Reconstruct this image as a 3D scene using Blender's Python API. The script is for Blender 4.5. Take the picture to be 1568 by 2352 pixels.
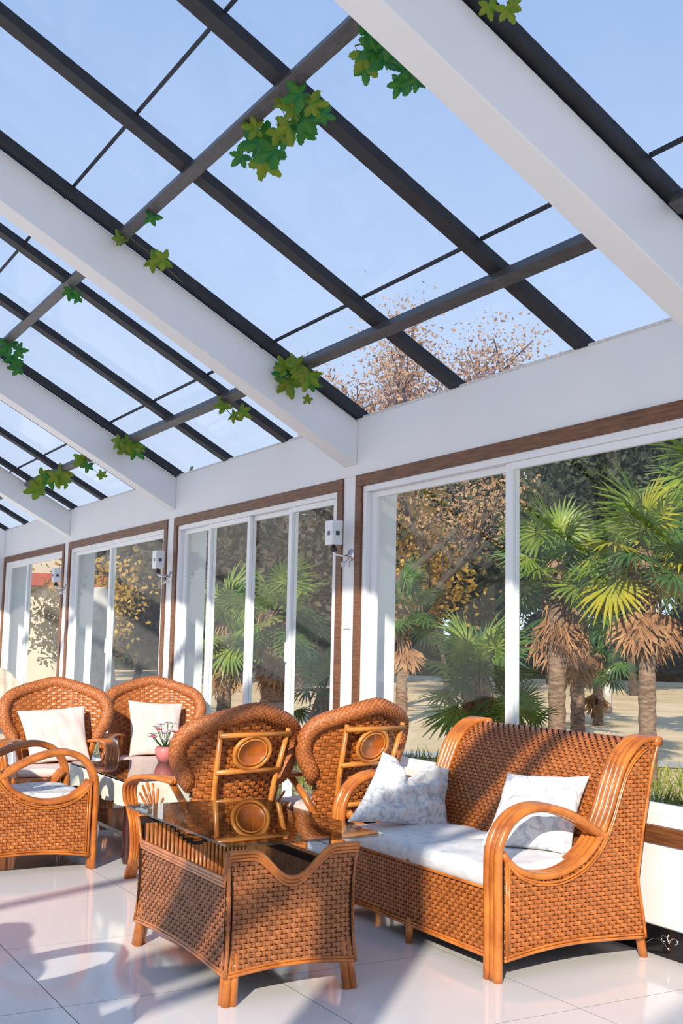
import bpy, math, random
import numpy as np
from mathutils import Vector, Matrix, Euler

random.seed(7); rng = np.random.default_rng(7)
for o in list(bpy.data.objects): bpy.data.objects.remove(o)
scene = bpy.context.scene
COL = scene.collection

# ------------------------------------------------------------------ camera
# world: wall with the windows is the plane X=0 (room at X<0), it runs along +Y away from the camera
F_PX = 2590.0
YAW, PITCH, ROLL = [math.radians(a) for a in (29.79, 6.70, 1.175)]
CAM = np.array([-4.156, 0.0, 1.45])
_f = np.array([math.sin(YAW)*math.cos(PITCH), math.cos(YAW)*math.cos(PITCH), math.sin(PITCH)])
_r = np.array([math.cos(YAW), -math.sin(YAW), 0.0]); _u = np.cross(_r, _f)
CR = _r*math.cos(ROLL) + _u*math.sin(ROLL); CU = -_r*math.sin(ROLL) + _u*math.cos(ROLL); CF = _f
cd = bpy.data.cameras.new('camera'); cam = bpy.data.objects.new('camera', cd); COL.objects.link(cam)
cd.sensor_fit = 'VERTICAL'; cd.sensor_height = 36.0; cd.lens = F_PX/2352*36.0
cd.clip_start = 0.05; cd.clip_end = 400
cam.matrix_world = Matrix(((CR[0], CU[0], -CF[0], CAM[0]), (CR[1], CU[1], -CF[1], CAM[1]), (CR[2], CU[2], -CF[2], CAM[2]), (0, 0, 0, 1)))
scene.camera = cam

# ------------------------------------------------------------------ sky, sun, exposure
vs = scene.view_settings
vs.view_transform = 'Standard'; vs.look = 'None'; vs.gamma = 1.0; vs.use_curve_mapping = False
vs.exposure = 0.33
SUN_AZ = (0.69, 0.724); SUN_EL = math.radians(25)
sd = bpy.data.lights.new('sun', 'SUN'); sd.energy = 5.0; sd.angle = math.radians(0.6); sd.color = (1.0, 0.89, 0.74)
sun = bpy.data.objects.new('sun', sd); COL.objects.link(sun)
S = Vector((SUN_AZ[0]*math.cos(SUN_EL), SUN_AZ[1]*math.cos(SUN_EL), -math.sin(SUN_EL))).normalized()
sun.rotation_euler = S.to_track_quat('-Z', 'Y').to_euler(); sun.location = (-12, -12, 12)
world = bpy.data.worlds.new('sky'); scene.world = world; world.use_nodes = True
nt = world.node_tree; nt.nodes.clear()
wo = nt.nodes.new('ShaderNodeOutputWorld'); bg = nt.nodes.new('ShaderNodeBackground')
tc = nt.nodes.new('ShaderNodeTexCoord'); sx = nt.nodes.new('ShaderNodeSeparateXYZ'); cr = nt.nodes.new('ShaderNodeValToRGB')
nt.links.new(tc.outputs['Generated'], sx.inputs[0]); nt.links.new(sx.outputs['Z'], cr.inputs[0])
nt.links.new(cr.outputs[0], bg.inputs[0]); nt.links.new(bg.outputs[0], wo.inputs[0])
e = cr.color_ramp.elements
e[0].position = 0.0; e[0].color = (0.66, 0.74, 0.85, 1)
e[1].position = 1.0; e[1].color = (0.17, 0.29, 0.56, 1)
m1 = e.new(0.30); m1.color = (0.44, 0.57, 0.80, 1)
m2 = e.new(0.58); m2.color = (0.26, 0.40, 0.67, 1)
bg.inputs[1].default_value = 1.0

# ------------------------------------------------------------------ pixel helpers (photo taken as 1568 x 2352)
def ray(x, y): return CF*F_PX + CR*(x-784) - CU*(y-1176)
def onX(x, y, X=0.0): d = ray(x, y); return CAM + d*(X-CAM[0])/d[0]
def onY(x, y, Y): d = ray(x, y); return CAM + d*(Y-CAM[1])/d[1]
def onZ(x, y, Z=0.0): d = ray(x, y); return CAM + d*(Z-CAM[2])/d[2]
def onRoof(x, y, Z0):   # plane Z = Z0 - .54 X
    n = np.array([0.54, 0, 1.0]); d = ray(x, y); return CAM + d*(((np.array([0, 0, Z0])-CAM)@n)/(d@n))
def at(x, y, dist): d = ray(x, y); return CAM + d/np.linalg.norm(d[:2])*dist

# ------------------------------------------------------------------ materials
MATS = {}
def lin(c): return tuple(((v/255)/12.92 if v/255 <= .04045 else ((v/255+.055)/1.055)**2.4) for v in c)
def mat(name, col, rough=.5, col2=None, nscale=8.0, stretch=(1, 1, 1), bump=0.0, bscale=60.0, metal=0.0, coat=0.0, spec=.5, detail=4.0, lo=.35, hi=.65, trans=None):
    m = bpy.data.materials.new(name); m.use_nodes = True; t = m.node_tree; b = t.nodes['Principled BSDF']
    b.inputs['Base Color'].default_value = (*col, 1); b.inputs['Roughness'].default_value = rough
    b.inputs['Metallic'].default_value = metal; b.inputs['Coat Weight'].default_value = coat
    b.inputs['Coat Roughness'].default_value = .12; b.inputs['Specular IOR Level'].default_value = spec
    if col2 is not None or bump:
        g = t.nodes.new('ShaderNodeTexCoord'); mp = t.nodes.new('ShaderNodeMapping'); mp.inputs['Scale'].default_value = stretch
        t.links.new(g.outputs['Object'], mp.inputs[0])
    if col2 is not None:
        n = t.nodes.new('ShaderNodeTexNoise'); n.inputs['Scale'].default_value = nscale; n.inputs['Detail'].default_value = detail
        r = t.nodes.new('ShaderNodeValToRGB'); r.color_ramp.elements[0].position = lo; r.color_ramp.elements[1].position = hi
        r.color_ramp.elements[0].color = (*col, 1); r.color_ramp.elements[1].color = (*col2, 1)
        t.links.new(mp.outputs[0], n.inputs['Vector']); t.links.new(n.outputs['Fac'], r.inputs[0]); t.links.new(r.outputs[0], b.inputs['Base Color'])
    if bump:
        n2 = t.nodes.new('ShaderNodeTexNoise'); n2.inputs['Scale'].default_value = bscale; n2.inputs['Detail'].default_value = 3
        bp = t.nodes.new('ShaderNodeBump'); bp.inputs['Strength'].default_value = bump; bp.inputs['Distance'].default_value = .01
        t.links.new(mp.outputs[0], n2.inputs['Vector']); t.links.new(n2.outputs['Fac'], bp.inputs['Height']); t.links.new(bp.outputs[0], b.inputs['Normal'])
    if trans:
        tr = t.nodes.new('ShaderNodeBsdfTranslucent'); tr.inputs[0].default_value = (*trans, 1)
        mx = t.nodes.new('ShaderNodeMixShader'); mx.inputs[0].default_value = .35
        out = t.nodes['Material Output']; t.links.new(b.outputs[0], mx.inputs[1]); t.links.new(tr.outputs[0], mx.inputs[2]); t.links.new(mx.outputs[0], out.inputs[0])
        if col2 is not None: t.links.new(r.outputs[0], tr.inputs[0])
    MATS[name] = m; return m
def glass(name, tint, haze=0.0, ior=1.5, rough=0.0, hazecol=(.8, .87, 1), boost=1.0):
    m = bpy.data.materials.new(name); m.use_nodes = True; t = m.node_tree; t.nodes.clear()
    out = t.nodes.new('ShaderNodeOutputMaterial'); tr = t.nodes.new('ShaderNodeBsdfTransparent'); tr.inputs[0].default_value = (*tint, 1)
    gl = t.nodes.new('ShaderNodeBsdfGlossy'); gl.inputs['Roughness'].default_value = rough
    fr = t.nodes.new('ShaderNodeFresnel'); fr.inputs[0].default_value = ior
    ge = t.nodes.new('ShaderNodeNewGeometry'); io = t.nodes.new('ShaderNodeMapRange')   # both faces of the sheet reflect as from air
    io.inputs[3].default_value = ior; io.inputs[4].default_value = 1/ior
    t.links.new(ge.outputs['Backfacing'], io.inputs[0]); t.links.new(io.outputs[0], fr.inputs[0])
    mx = t.nodes.new('ShaderNodeMixShader'); src = fr.outputs[0]
    if boost != 1.0:
        mu = t.nodes.new('ShaderNodeMath'); mu.operation = 'MULTIPLY'; mu.use_clamp = True; mu.inputs[1].default_value = boost
        t.links.new(fr.outputs[0], mu.inputs[0]); src = mu.outputs[0]
    t.links.new(src, mx.inputs[0]); t.links.new(tr.outputs[0], mx.inputs[1]); t.links.new(gl.outputs[0], mx.inputs[2])
    last = mx
    if haze:
        df = t.nodes.new('ShaderNodeBsdfTranslucent'); df.inputs[0].default_value = (*hazecol, 1)
        g = t.nodes.new('ShaderNodeTexCoord'); n = t.nodes.new('ShaderNodeTexNoise'); n.inputs['Scale'].default_value = 2.5; n.inputs['Detail'].default_value = 6
        mr = t.nodes.new('ShaderNodeMapRange'); mr.inputs[1].default_value = .35; mr.inputs[2].default_value = .75; mr.inputs[3].default_value = haze*.5; mr.inputs[4].default_value = haze*1.6
        t.links.new(g.outputs['Object'], n.inputs['Vector']); t.links.new(n.outputs['Fac'], mr.inputs[0])
        m2 = t.nodes.new('ShaderNodeMixShader'); t.links.new(mr.outputs[0], m2.inputs[0]); t.links.new(mx.outputs[0], m2.inputs[1]); t.links.new(df.outputs[0], m2.inputs[2]); last = m2
    t.links.new(last.outputs[0], out.inputs[0]); MATS[name] = m; return m

mat('white_paint', (.86, .86, .855), .45, (.82, .82, .82), 1.2, bump=.05, bscale=25)
mat('white_pvc', (.86, .87, .88), .28)
mat('brown_wood', lin((128, 82, 48)), .45, lin((92, 54, 30)), 6, (14, 1, 14), bump=.15, bscale=12)
mat('black_bar', lin((34, 36, 44)), .6, lin((26, 25, 30)), 9, bump=.2, bscale=40)
mat('purlin_wood', lin((76, 73, 73)), .42, lin((58, 56, 57)), 14, (3, 1, 3), bump=.25, bscale=40)
mat('seal', (.02, .025, .04), .7)
mat('caulk', (.78, .78, .76), .7, (.6, .58, .54), 30)
glass('roof_glass', (.985, .99, 1.0), haze=.04, boost=.2)
glass('window_glass', (.96, .985, .98), haze=0.0, boost=.4)
glass('smoke_glass', (.62, .66, .63), boost=1.25)
mat('tile', lin((232, 229, 227)), .09, lin((238, 235, 233)), .9, detail=6, spec=.5)
mat('grout', (.16, .16, .16), .8)
mat('black_base', (.006, .006, .007), .12, (.012, .012, .013), 12)
mat('silver', (.75, .75, .78), .25, metal=1.0)
mat('chrome', (.8, .8, .82), .12, metal=1.0)
mat('rattan', lin((200, 120, 46)), .26, lin((160, 86, 28)), 5, (2, 2, 2), coat=.35, bump=.05, bscale=40)
mat('rattan_pale', lin((212, 142, 64)), .28, lin((178, 104, 38)), 6, coat=.35)
mat('wicker', lin((188, 112, 52)), .38, lin((150, 82, 34)), 26, detail=2, lo=.3, hi=.7, coat=.12)
mat('wicker_red', lin((172, 106, 58)), .42, lin((134, 78, 40)), 30, detail=2, lo=.3, hi=.7, coat=.1)
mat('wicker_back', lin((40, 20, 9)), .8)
mat('rim_wicker', lin((190, 116, 64)), .45, lin((158, 90, 46)), 60, detail=1)
mat('disc_wood', lin((190, 104, 34)), .3, lin((160, 80, 24)), 8, (1, 6, 1), coat=.3)
mat('dark_wood', lin((44, 22, 18)), .3, lin((70, 30, 24)), 5, (1, 8, 1), coat=.4)
mat('cushion_blue', lin((224, 223, 221)), .85, lin((180, 187, 195)), 34, detail=3, lo=.47, hi=.62, bump=.15, bscale=220)
mat('seat_fabric', lin((226, 225, 224)), .85, lin((200, 206, 215)), 16, detail=5, lo=.5, hi=.7, bump=.12, bscale=220)
mat('cushion_pink', lin((214, 190, 182)), .85, lin((222, 204, 197)), 5, (40, 1, 1), bump=.1, bscale=200)
mat('table_cloth', lin((226, 226, 208)), .8, lin((204, 206, 190)), 8, bump=.1, bscale=80)
mat('cream_cover', lin((196, 182, 160)), .8, lin((216, 206, 190)), 7)
mat('ivy', lin((22, 118, 62)), .45, lin((70, 132, 34)), 3, trans=lin((60, 160, 50)))
mat('ivy_yellow', lin((88, 138, 26)), .45, lin((134, 146, 34)), 3, trans=lin((130, 170, 40)))
mat('ivy_stem', lin((90, 96, 60)), .6)
mat('palm_green', lin((92, 128, 44)), .42, lin((156, 170, 74)), 2.5, trans=lin((150, 170, 60)))
mat('palm_dark', lin((52, 92, 50)), .45, lin((104, 136, 66)), 2.5, trans=lin((90, 130, 50)))
mat('palm_yellow', lin((186, 170, 36)), .45, lin((150, 160, 50)), 2.5, trans=lin((200, 190, 50)))
mat('palm_dead', lin((122, 82, 54)), .85, lin((176, 132, 92)), 3)
mat('palm_trunk', lin((96, 76, 64)), .9, lin((150, 124, 104)), 9, (1, 1, 3), bump=.8, bscale=25)
mat('bark', lin((86, 74, 66)), .9, lin((60, 50, 44)), 6, bump=.5, bscale=20)
mat('pale_bark', lin((214, 206, 196)), .8, lin((160, 150, 140)), 5)
mat('leaf_dark', lin((30, 42, 26)), .7, lin((60, 70, 38)), .8)  # shade of the background trees is put into this dark leaf colour
mat('leaf_brown', lin((72, 58, 36)), .7, lin((40, 40, 26)), .7)  # also darkened to stand in for shade among the background trees
mat('leaf_gold', lin((206, 168, 64)), .7, lin((160, 122, 54)), .7, trans=lin((220, 180, 70)))
mat('leaf_autumn', lin((196, 158, 112)), .7, lin((156, 122, 96)), .6, trans=lin((220, 180, 130)))
mat('lawn', lin((236, 208, 170)), .95, lin((212, 184, 140)), .5, detail=8, bump=.3, bscale=8)
mat('green_grass', lin((92, 110, 44)), .8, lin((150, 150, 66)), 1.2)
mat('path', lin((205, 203, 200)), .8, lin((180, 178, 176)), 3)
mat('stucco', lin((192, 180, 160)), .8, lin((178, 166, 148)), 1)
mat('red_tile', lin((176, 74, 44)), .7, lin((140, 56, 36)), 2)
mat('stone', lin((190, 186, 180)), .8, lin((150, 146, 140)), 5)
mat('petal', lin((240, 236, 236)), .6); mat('petal_pink', lin((226, 90, 104)), .6); mat('pot', lin((200, 120, 120)), .4)
mat('print', lin((210, 120, 80)), .4, lin((90, 110, 190)), 22, detail=1, lo=.45, hi=.55)
mat('lamp_glass', (.86, .88, .90), .15, (.8, .83, .87), 6)
mat('lamp_dark', (.03, .03, .03), .3)

# ------------------------------------------------------------------ object helpers
def mesh_obj(name, verts, faces, m=None, parent=None, smooth=True, mats=None, fmat=None):
    me = bpy.data.meshes.new(name)
    me.from_pydata([tuple(v) for v in verts] if not isinstance(verts, np.ndarray) else verts.tolist(), [], faces if isinstance(faces, list) else faces.tolist())
    for mm in (mats or ([m] if m else [])): me.materials.append(MATS[mm])
    if fmat is not None: me.polygons.foreach_set('material_index', fmat)
    if smooth: me.polygons.foreach_set('use_smooth', [True]*len(me.polygons))
    me.update()
    o = bpy.data.objects.new(name, me); COL.objects.link(o)
    if parent: o.parent = parent
    return o
def thing(name, label, cat, loc=(0, 0, 0), rz=0.0, group=None, scale=1.0):
    o = bpy.data.objects.new(name, None); COL.objects.link(o); o.empty_display_size = .1
    o.location = loc; o.rotation_euler = (0, 0, rz); o.scale = (scale,)*3
    o['label'] = label; o['category'] = cat
    if group: o['group'] = group
    return o
def tag(o, label, cat, group=None):
    o['label'] = label; o['category'] = cat
    if group: o['group'] = group
    return o
def struct(name, loc=(0, 0, 0)):
    o = bpy.data.objects.new(name, None); COL.objects.link(o); o.location = loc; o['kind'] = 'structure'; return o
def dup(root, loc, rz, label=None, scale=None, group=None):
    r = root.copy(); COL.objects.link(r); r.location = loc; r.rotation_euler = (0, 0, rz)
    if scale: r.scale = (scale,)*3
    if label: r['label'] = label
    if group: r['group'] = group
    for ch in list(root.children):
        c = ch.copy(); COL.objects.link(c); c.parent = r
        for g in ch.children:
            d = g.copy(); COL.objects.link(d); d.parent = c
    return r
def bevel(o, w=.004, seg=2):
    b = o.modifiers.new('bevel', 'BEVEL'); b.width = w; b.segments = seg; b.limit_method = 'ANGLE'; return o

class MB:
    def __init__(s): s.v = []; s.f = []; s.sm = True
    def add(s, vs, fs):
        n = len(s.v); s.v += [tuple(v) for v in vs]; s.f += [tuple(i+n for i in f) for f in fs]; return s
    def box(s, x0, x1, y0, y1, z0, z1):
        return s.add([(x, y, z) for x in (x0, x1) for y in (y0, y1) for z in (z0, z1)],
                     [(0, 1, 3, 2), (4, 6, 7, 5), (0, 4, 5, 1), (2, 3, 7, 6), (0, 2, 6, 4), (1, 5, 7, 3)])
    def prism(s, poly, y0, y1):   # polygon in XZ extruded along Y
        n = len(poly)
        return s.add([(p[0], y0, p[1]) for p in poly] + [(p[0], y1, p[1]) for p in poly],
                     [tuple(range(n)), tuple(range(2*n-1, n-1, -1))] + [(i, i+n, (i+1) % n+n, (i+1) % n) for i in range(n)])
    def tube(s, path, r, seg=8, closed=False, caps=True):
        P = np.array(path, float); n = len(P); R = np.full(n, r) if np.isscalar(r) else np.array(r, float)
        T = np.zeros_like(P)
        for i in range(n):
            a = P[(i-1) % n] if (closed or i > 0) else P[i]; b = P[(i+1) % n] if (closed or i < n-1) else P[i]
            T[i] = b-a; T[i] /= (np.linalg.norm(T[i])+1e-12)
        nrm = np.cross(T[0], [0, 0, 1.0])
        if np.linalg.norm(nrm) < 1e-3: nrm = np.cross(T[0], [0, 1.0, 0])
        nrm /= np.linalg.norm(nrm); vs = []
        for i in range(n):
            nrm = nrm - T[i]*(nrm@T[i]); nrm /= (np.linalg.norm(nrm)+1e-12); b = np.cross(T[i], nrm)
            for k in range(seg):
                a = 2*math.pi*k/seg; vs.append(P[i]+R[i]*(math.cos(a)*nrm+math.sin(a)*b))
        fs = []
        for i in range(n if closed else n-1):
            j = (i+1) % n
            for k in range(seg): fs.append((i*seg+k, i*seg+(k+1) % seg, j*seg+(k+1) % seg, j*seg+k))
        if caps and not closed: fs += [tuple(range(seg-1, -1, -1)), tuple(range((n-1)*seg, n*seg))]
        return s.add(vs, fs)
    def lathe(s, prof, c=(0, 0, 0), seg=24):
        vs = [(c[0]+r*math.cos(2*math.pi*k/seg), c[1]+r*math.sin(2*math.pi*k/seg), c[2]+z) for r, z in prof for k in range(seg)]
        fs = [(i*seg+k, i*seg+(k+1) % seg, (i+1)*seg+(k+1) % seg, (i+1)*seg+k) for i in range(len(prof)-1) for k in range(seg)]
        fs += [tuple(range(seg-1, -1, -1)), tuple(range((len(prof)-1)*seg, len(prof)*seg))]
        return s.add(vs, fs)
    def build(s, name, m, parent=None, smooth=True): return mesh_obj(name, s.v, s.f, m, parent, smooth)
def flatbox(name, m, parent, *a, bv=.004):
    o = MB().box(*a).build(name, m, parent, smooth=False)
    if bv: bevel(o, bv)
    return o
def spline(pts, n=40):
    P = np.array(pts, float); d = np.r_[0, np.cumsum(np.linalg.norm(np.diff(P, axis=0), axis=1))]
    t = np.linspace(0, d[-1], n); out = np.zeros((n, P.shape[1]))
    m = np.zeros_like(P)
    for i in range(len(P)):
        a, b = max(i-1, 0), min(i+1, len(P)-1); m[i] = (P[b]-P[a])/(d[b]-d[a])
    for k, tt in enumerate(t):
        i = min(max(np.searchsorted(d, tt)-1, 0), len(P)-2); h = d[i+1]-d[i]; s = (tt-d[i])/h
        out[k] = (2*s**3-3*s**2+1)*P[i]+(s**3-2*s**2+s)*h*m[i]+(-2*s**3+3*s**2)*P[i+1]+(s**3-s**2)*h*m[i+1]
    return out

def weave(name, Sf, Lu, Lv, pu, pv, amp, m, parent, mask=None, back=True, stake=.24, flip=False, fill=.42):
    """woven panel of flat strands over upright stakes; Sf(u,v) -> points (arrays), u, v in metres"""
    nu = max(2, int(round(Lu/pu))); nv = max(2, int(round(Lv/pv))); pu = Lu/nu; pv = Lv/nv
    eps = 1e-3
    def P(u, v, h):
        p = Sf(u, v); du = Sf(u+eps, v)-Sf(u-eps, v); dv = Sf(u, v+eps)-Sf(u, v-eps)
        n = np.cross(du, dv); n /= (np.linalg.norm(n, axis=-1, keepdims=True)+1e-12)
        return p+n*(h[..., None])*(-1 if flip else 1)
    V = []; Fc = []; fm = []; base = 0
    j = np.arange(nv)[:, None, None]; k = np.arange(2*nu+1)[None, :, None]; c = np.array([-fill, 0, fill])[None, None, :]
    u = np.broadcast_to(k*pu/2, (nv, 2*nu+1, 3)).astype(float); v = (j+.5+c)*pv+0*u
    h = amp*np.sin(np.pi*k/2+j*np.pi)+np.where(c == 0, .25*amp, -.25*amp)
    vs = P(u, v, h+0*u).reshape(-1, 3)
    jj, kk, cc = np.meshgrid(np.arange(nv), np.arange(2*nu), np.arange(2), indexing='ij')
    idx = lambda a, b, d: (a*(2*nu+1)+b)*3+d
    q = np.stack([idx(jj, kk, cc), idx(jj, kk+1, cc), idx(jj, kk+1, cc+1), idx(jj, kk, cc+1)], -1).reshape(-1, 4)
    if mask is not None: q = q[mask((kk.ravel()+.5)*pu/2, (jj.ravel()+.5)*pv)]
    V.append(vs); Fc.append(q); fm += [0]*len(q); base += len(vs)
    i = np.arange(nu)[:, None, None]; mm = np.arange(2*nv+1)[None, :, None]; s = np.array([-stake, stake])[None, None, :]
    v = np.broadcast_to(mm*pv/2, (nu, 2*nv+1, 2)).astype(float); u = (i+.5+s)*pu+0*v
    hh = np.where(mm % 2 == 1, -((-1.0)**(i+(mm-1)//2))*amp*.9, 0.0)
    vs = P(u, v, hh+0*u).reshape(-1, 3)
    ii, m2 = np.meshgrid(np.arange(nu), np.arange(2*nv), indexing='ij'); ix = lambda a, b, d: (a*(2*nv+1)+b)*2+d
    q = np.stack([ix(ii, m2, 0), ix(ii, m2, 1), ix(ii, m2+1, 1), ix(ii, m2+1, 0)], -1).reshape(-1, 4)
    if mask is not None: q = q[mask((ii.ravel()+.5)*pu, (m2.ravel()+.5)*pv/2)]
    V.append(vs); Fc.append(q+base); fm += [0]*len(q); base += len(vs)
    if back:  # added dark sheet, stands in for the shade in the gaps
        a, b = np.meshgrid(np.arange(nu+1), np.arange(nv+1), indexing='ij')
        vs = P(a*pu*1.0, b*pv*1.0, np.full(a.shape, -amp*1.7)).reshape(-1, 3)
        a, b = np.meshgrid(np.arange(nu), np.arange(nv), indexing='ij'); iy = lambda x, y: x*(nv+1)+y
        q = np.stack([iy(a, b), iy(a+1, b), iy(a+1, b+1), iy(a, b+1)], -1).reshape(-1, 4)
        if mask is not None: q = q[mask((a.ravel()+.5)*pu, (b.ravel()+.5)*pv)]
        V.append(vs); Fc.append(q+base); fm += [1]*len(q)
    V = np.concatenate(V); Fc = np.concatenate(Fc)
    used = np.unique(Fc); re = np.full(len(V), -1); re[used] = np.arange(len(used))
    o = mesh_obj(name, V[used], re[Fc], None, parent, True, mats=[m, 'wicker_back'], fmat=fm); o['kind'] = 'stuff'
    return o

# ================================================================== STRUCTURE
SL = .54
COLS = [3.52, 7.135, 10.715, 14.365, 17.80]
COLS_ALL = [-3.70, -.09] + COLS
YEND = 17.72; YBACK = -5.5; XRIDGE = -4.5; XOPP = -9.0
# ---- floor with tiles
floor = struct('floor')
MB().box(XOPP, .12, YBACK, YEND+.2, -.12, -.0003).build('floor_slab', 'grout', floor, smooth=False)
TS = .93; gx = -.90; gy = 3.655; g = .0022
tile_me = None; far = MB()
def in_view(x, y):
    v = np.array([x, y, 0])-CAM; d = v@CF
    if d < .5: return False
    px = 784+F_PX*(v@CR)/d; py = 1176-F_PX*(v@CU)/d
    return -40 < px < 1610 and 1400 < py < 2400
for i in range(-9, 2):
    for j in range(-10, 16):
        x0 = gx+TS*(i-1); y0 = gy+TS*j; x1, y1 = x0+TS, y0+TS
        x0c, x1c, y0c, y1c = max(x0, XOPP), min(x1, 0.0), max(y0, YBACK), min(y1, YEND)
        if x1c-x0c < .02 or y1c-y0c < .02: continue
        vis = any(in_view(x0c+(x1c-x0c)*a/6, y0c+(y1c-y0c)*b/6) for a in range(7) for b in range(7))
        full = abs(x1c-x0c-TS) < 1e-6 and abs(y1c-y0c-TS) < 1e-6
        if vis and full:
            if tile_me is None:
                o = MB().box(g, TS-g, g, TS-g, -.003, 0).build('tile', 'tile', floor, smooth=False); tile_me = o.data
            else:
                o = bpy.data.objects.new('tile', tile_me); COL.objects.link(o); o.parent = floor
            o.location = (x0, y0, 0)
        elif vis:
            MB().box(x0c+g, x1c-g, y0c+g, y1c-g, -.003, 0).build('tile', 'tile', floor, smooth=False)
        else: far.box(x0c+g, x1c-g, y0c+g, y1c-g, -.003, 0)
o = far.build('tile_field', 'tile', floor, smooth=False); o['kind'] = 'stuff'

# ---- window wall
wall = struct('wall_right')
flatbox('fascia', 'white_paint', wall, 0, .30, COLS_ALL[0], COLS[-1]+.1, 2.68, 3.10)
MB().box(-.004, .02, COLS_ALL[0], COLS[-1], 3.098, 3.115).build('caulk_line', 'caulk', wall, smooth=False)
for c in COLS_ALL: flatbox('column', 'white_paint', wall, -.001, .35, c-.0925, c+.0925, 0, 2.68)
flatbox('low_wall', 'white_paint', wall, 0, .28, COLS[0]+.09, COLS[1]-.09, 0, .52)
flatbox('low_wall', 'white_paint', wall, 0, .28, COLS_ALL[1]+.09, COLS[0]-.09, 0, .52)
bb = struct('baseboard_right')
flatbox('skirting', 'black_base', bb, -.014, 0.004, COLS_ALL[1], COLS[1]+.0, 0, .137, bv=.002)
sw = MB()
for y0 in np.arange(3.0, 7.0, .34):      # silver scroll ornament on the black skirting
    sw.tube([(-.0165, y0+.16-.16*t, .035+.045*math.sin(t*3.0)) for t in np.linspace(0, 1, 12)], .0022, 4)
    for s in (-1, 1):
        sw.tube([(-.0165, y0+s*(.03-.028*math.cos(a))*.9, .07+.022*math.sin(a)+.006*a) for a in np.linspace(0, 4.6, 14)], .003, 4)
    sw.tube([(-.0165, y0, .07), (-.0165, y0+.012, .095), (-.0165, y0+.002, .115)], [.002, .006, .002], 5)
sw.build('scroll', 'silver', bb)

def bay(n, y0, y1, z0, sashes, door):
    w = struct(f'window_{n}'); t = .085; zt = 2.68
    flatbox('casing', 'brown_wood', w, -.014, .03, y0, y1, zt-t, zt)
    flatbox('casing', 'brown_wood', w, -.014, .03, y0, y0+t, z0 if door else z0+t, zt-t)
    flatbox('casing', 'brown_wood', w, -.014, .03, y1-t, y1, z0 if door else z0+t, zt-t)
    zb = z0
    if not door:
        flatbox('casing', 'brown_wood', w, -.014, .03, y0, y1, z0, z0+t); zb = z0+t
    a, b, c = y0+t, y1-t, zt-t; fw = .045
    flatbox('frame', 'white_pvc', w, .004, .085, a, b, c-fw, c); flatbox('frame', 'white_pvc', w, .004, .085, a, a+fw, zb, c-fw)
    flatbox('frame', 'white_pvc', w, .004, .085, b-fw, b, zb, c-fw); flatbox('frame', 'white_pvc', w, .004, .085, a+fw, b-fw, zb, zb+(.05 if not door else .03))
    ys = [a+fw]+sashes+[b-fw]; z_lo = zb+(.05 if not door else .03); z_hi = c-fw
    for k in range(len(ys)-1):
        xo = .02 if k % 2 == 0 else .052; s = .06; p, q = ys[k]-(.03 if k else 0), ys[k+1]+(.03 if k < len(ys)-2 else 0)
        sash = MB()
        sash.box(xo, xo+.03, p, p+s, z_lo, z_hi); sash.box(xo, xo+.03, q-s, q, z_lo, z_hi)
        sash.box(xo, xo+.03, p+s, q-s, z_hi-s*.75, z_hi); sash.box(xo, xo+.03, p+s, q-s, z_lo, z_lo+s*.9)
        so = sash.build('sash', 'white_pvc', w, smooth=False); bevel(so, .004)
        MB().box(xo+.012, xo+.018, p+s, q-s, z_lo+s*.9, z_hi-s*.75).build('pane', 'window_glass', so, smooth=False)
        if door and k == 0 or (door and len(ys) > 4 and k == 3):
            MB().box(xo-.022, xo, q-s*.7, q-s*.4, 1.30, 1.46).build('handle', 'white_pvc', so, smooth=False)
    return w
bay(1, COLS[0]+.0925, COLS[1]-.0925, .52, [5.295], False)
bay(2, COLS[1]+.0925, COLS[2]-.0925, 0, [8.13, 8.92, 9.78], True)
bay(3, COLS[2]+.0925, COLS[3]-.0925, 0, [12.67], True)
bay(4, COLS[3]+.0925, COLS[4]-.0925, 0, [16.4], True)
bay(5, COLS_ALL[1]+.0925, COLS[0]-.0925, .52, [1.7], False)
# ---- end wall and the far (sun) side of the room
we = struct('wall_end')
MB().prism([(XOPP, 0), (0, 0), (0, 3.05), (XRIDGE, 3.05-SL*XRIDGE), (XOPP, 3.05)], YEND, YEND+.15).build('gable', 'white_paint', we, smooth=False)
wl = struct('wall_left')
flatbox('fascia', 'white_paint', wl, XOPP-.3, XOPP, COLS_ALL[0], YEND, 2.68, 3.10)
for c in COLS_ALL: flatbox('column', 'white_paint', wl, XOPP-.35, XOPP, c-.0925, c+.0925, 0, 2.68)
flatbox('low_wall', 'white_paint', wl, XOPP-.28, XOPP, COLS_ALL[0], YEND, 0, .52)

# ---- glazed roof
roof = struct('ceiling')
zb = lambda x: 2.76-SL*x
def slope_prism(name, m, x0, x1, lo, hi, y0, y1, parent=roof, bv=0, mirror=False):
    f = (lambda x: 2*XRIDGE-x) if mirror else (lambda x: x)
    o = MB().prism([(f(x0), lo-SL*x0), (f(x1), lo-SL*x1), (f(x1), hi-SL*x1), (f(x0), hi-SL*x0)], y0, y1).build(name, m, parent, smooth=False)
    if bv: bevel(o, bv)
    return o
for c in COLS_ALL:
    slope_prism('rafter', 'white_paint', 0.0, XRIDGE+.2, 2.76, 3.085, c-.0925, c+.0925, bv=.006)
for c in (-5.65, -3.2, -.75, 2.9, 6.5, 10.1, 13.7, 17.3): slope_prism('rafter', 'white_paint', 0.0, XRIDGE+.2, 2.76, 3.085, c-.0925, c+.0925, mirror=True)  # unseen opposite slope, rafters spaced to shape the shade on the furniture
BARS = [3.43+1.196*k for k in range(-5, 13)]
for b in BARS: slope_prism('bar', 'black_bar', .70, XRIDGE+.2, 3.10, 3.165, b-.055, b+.055, bv=.003)
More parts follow.
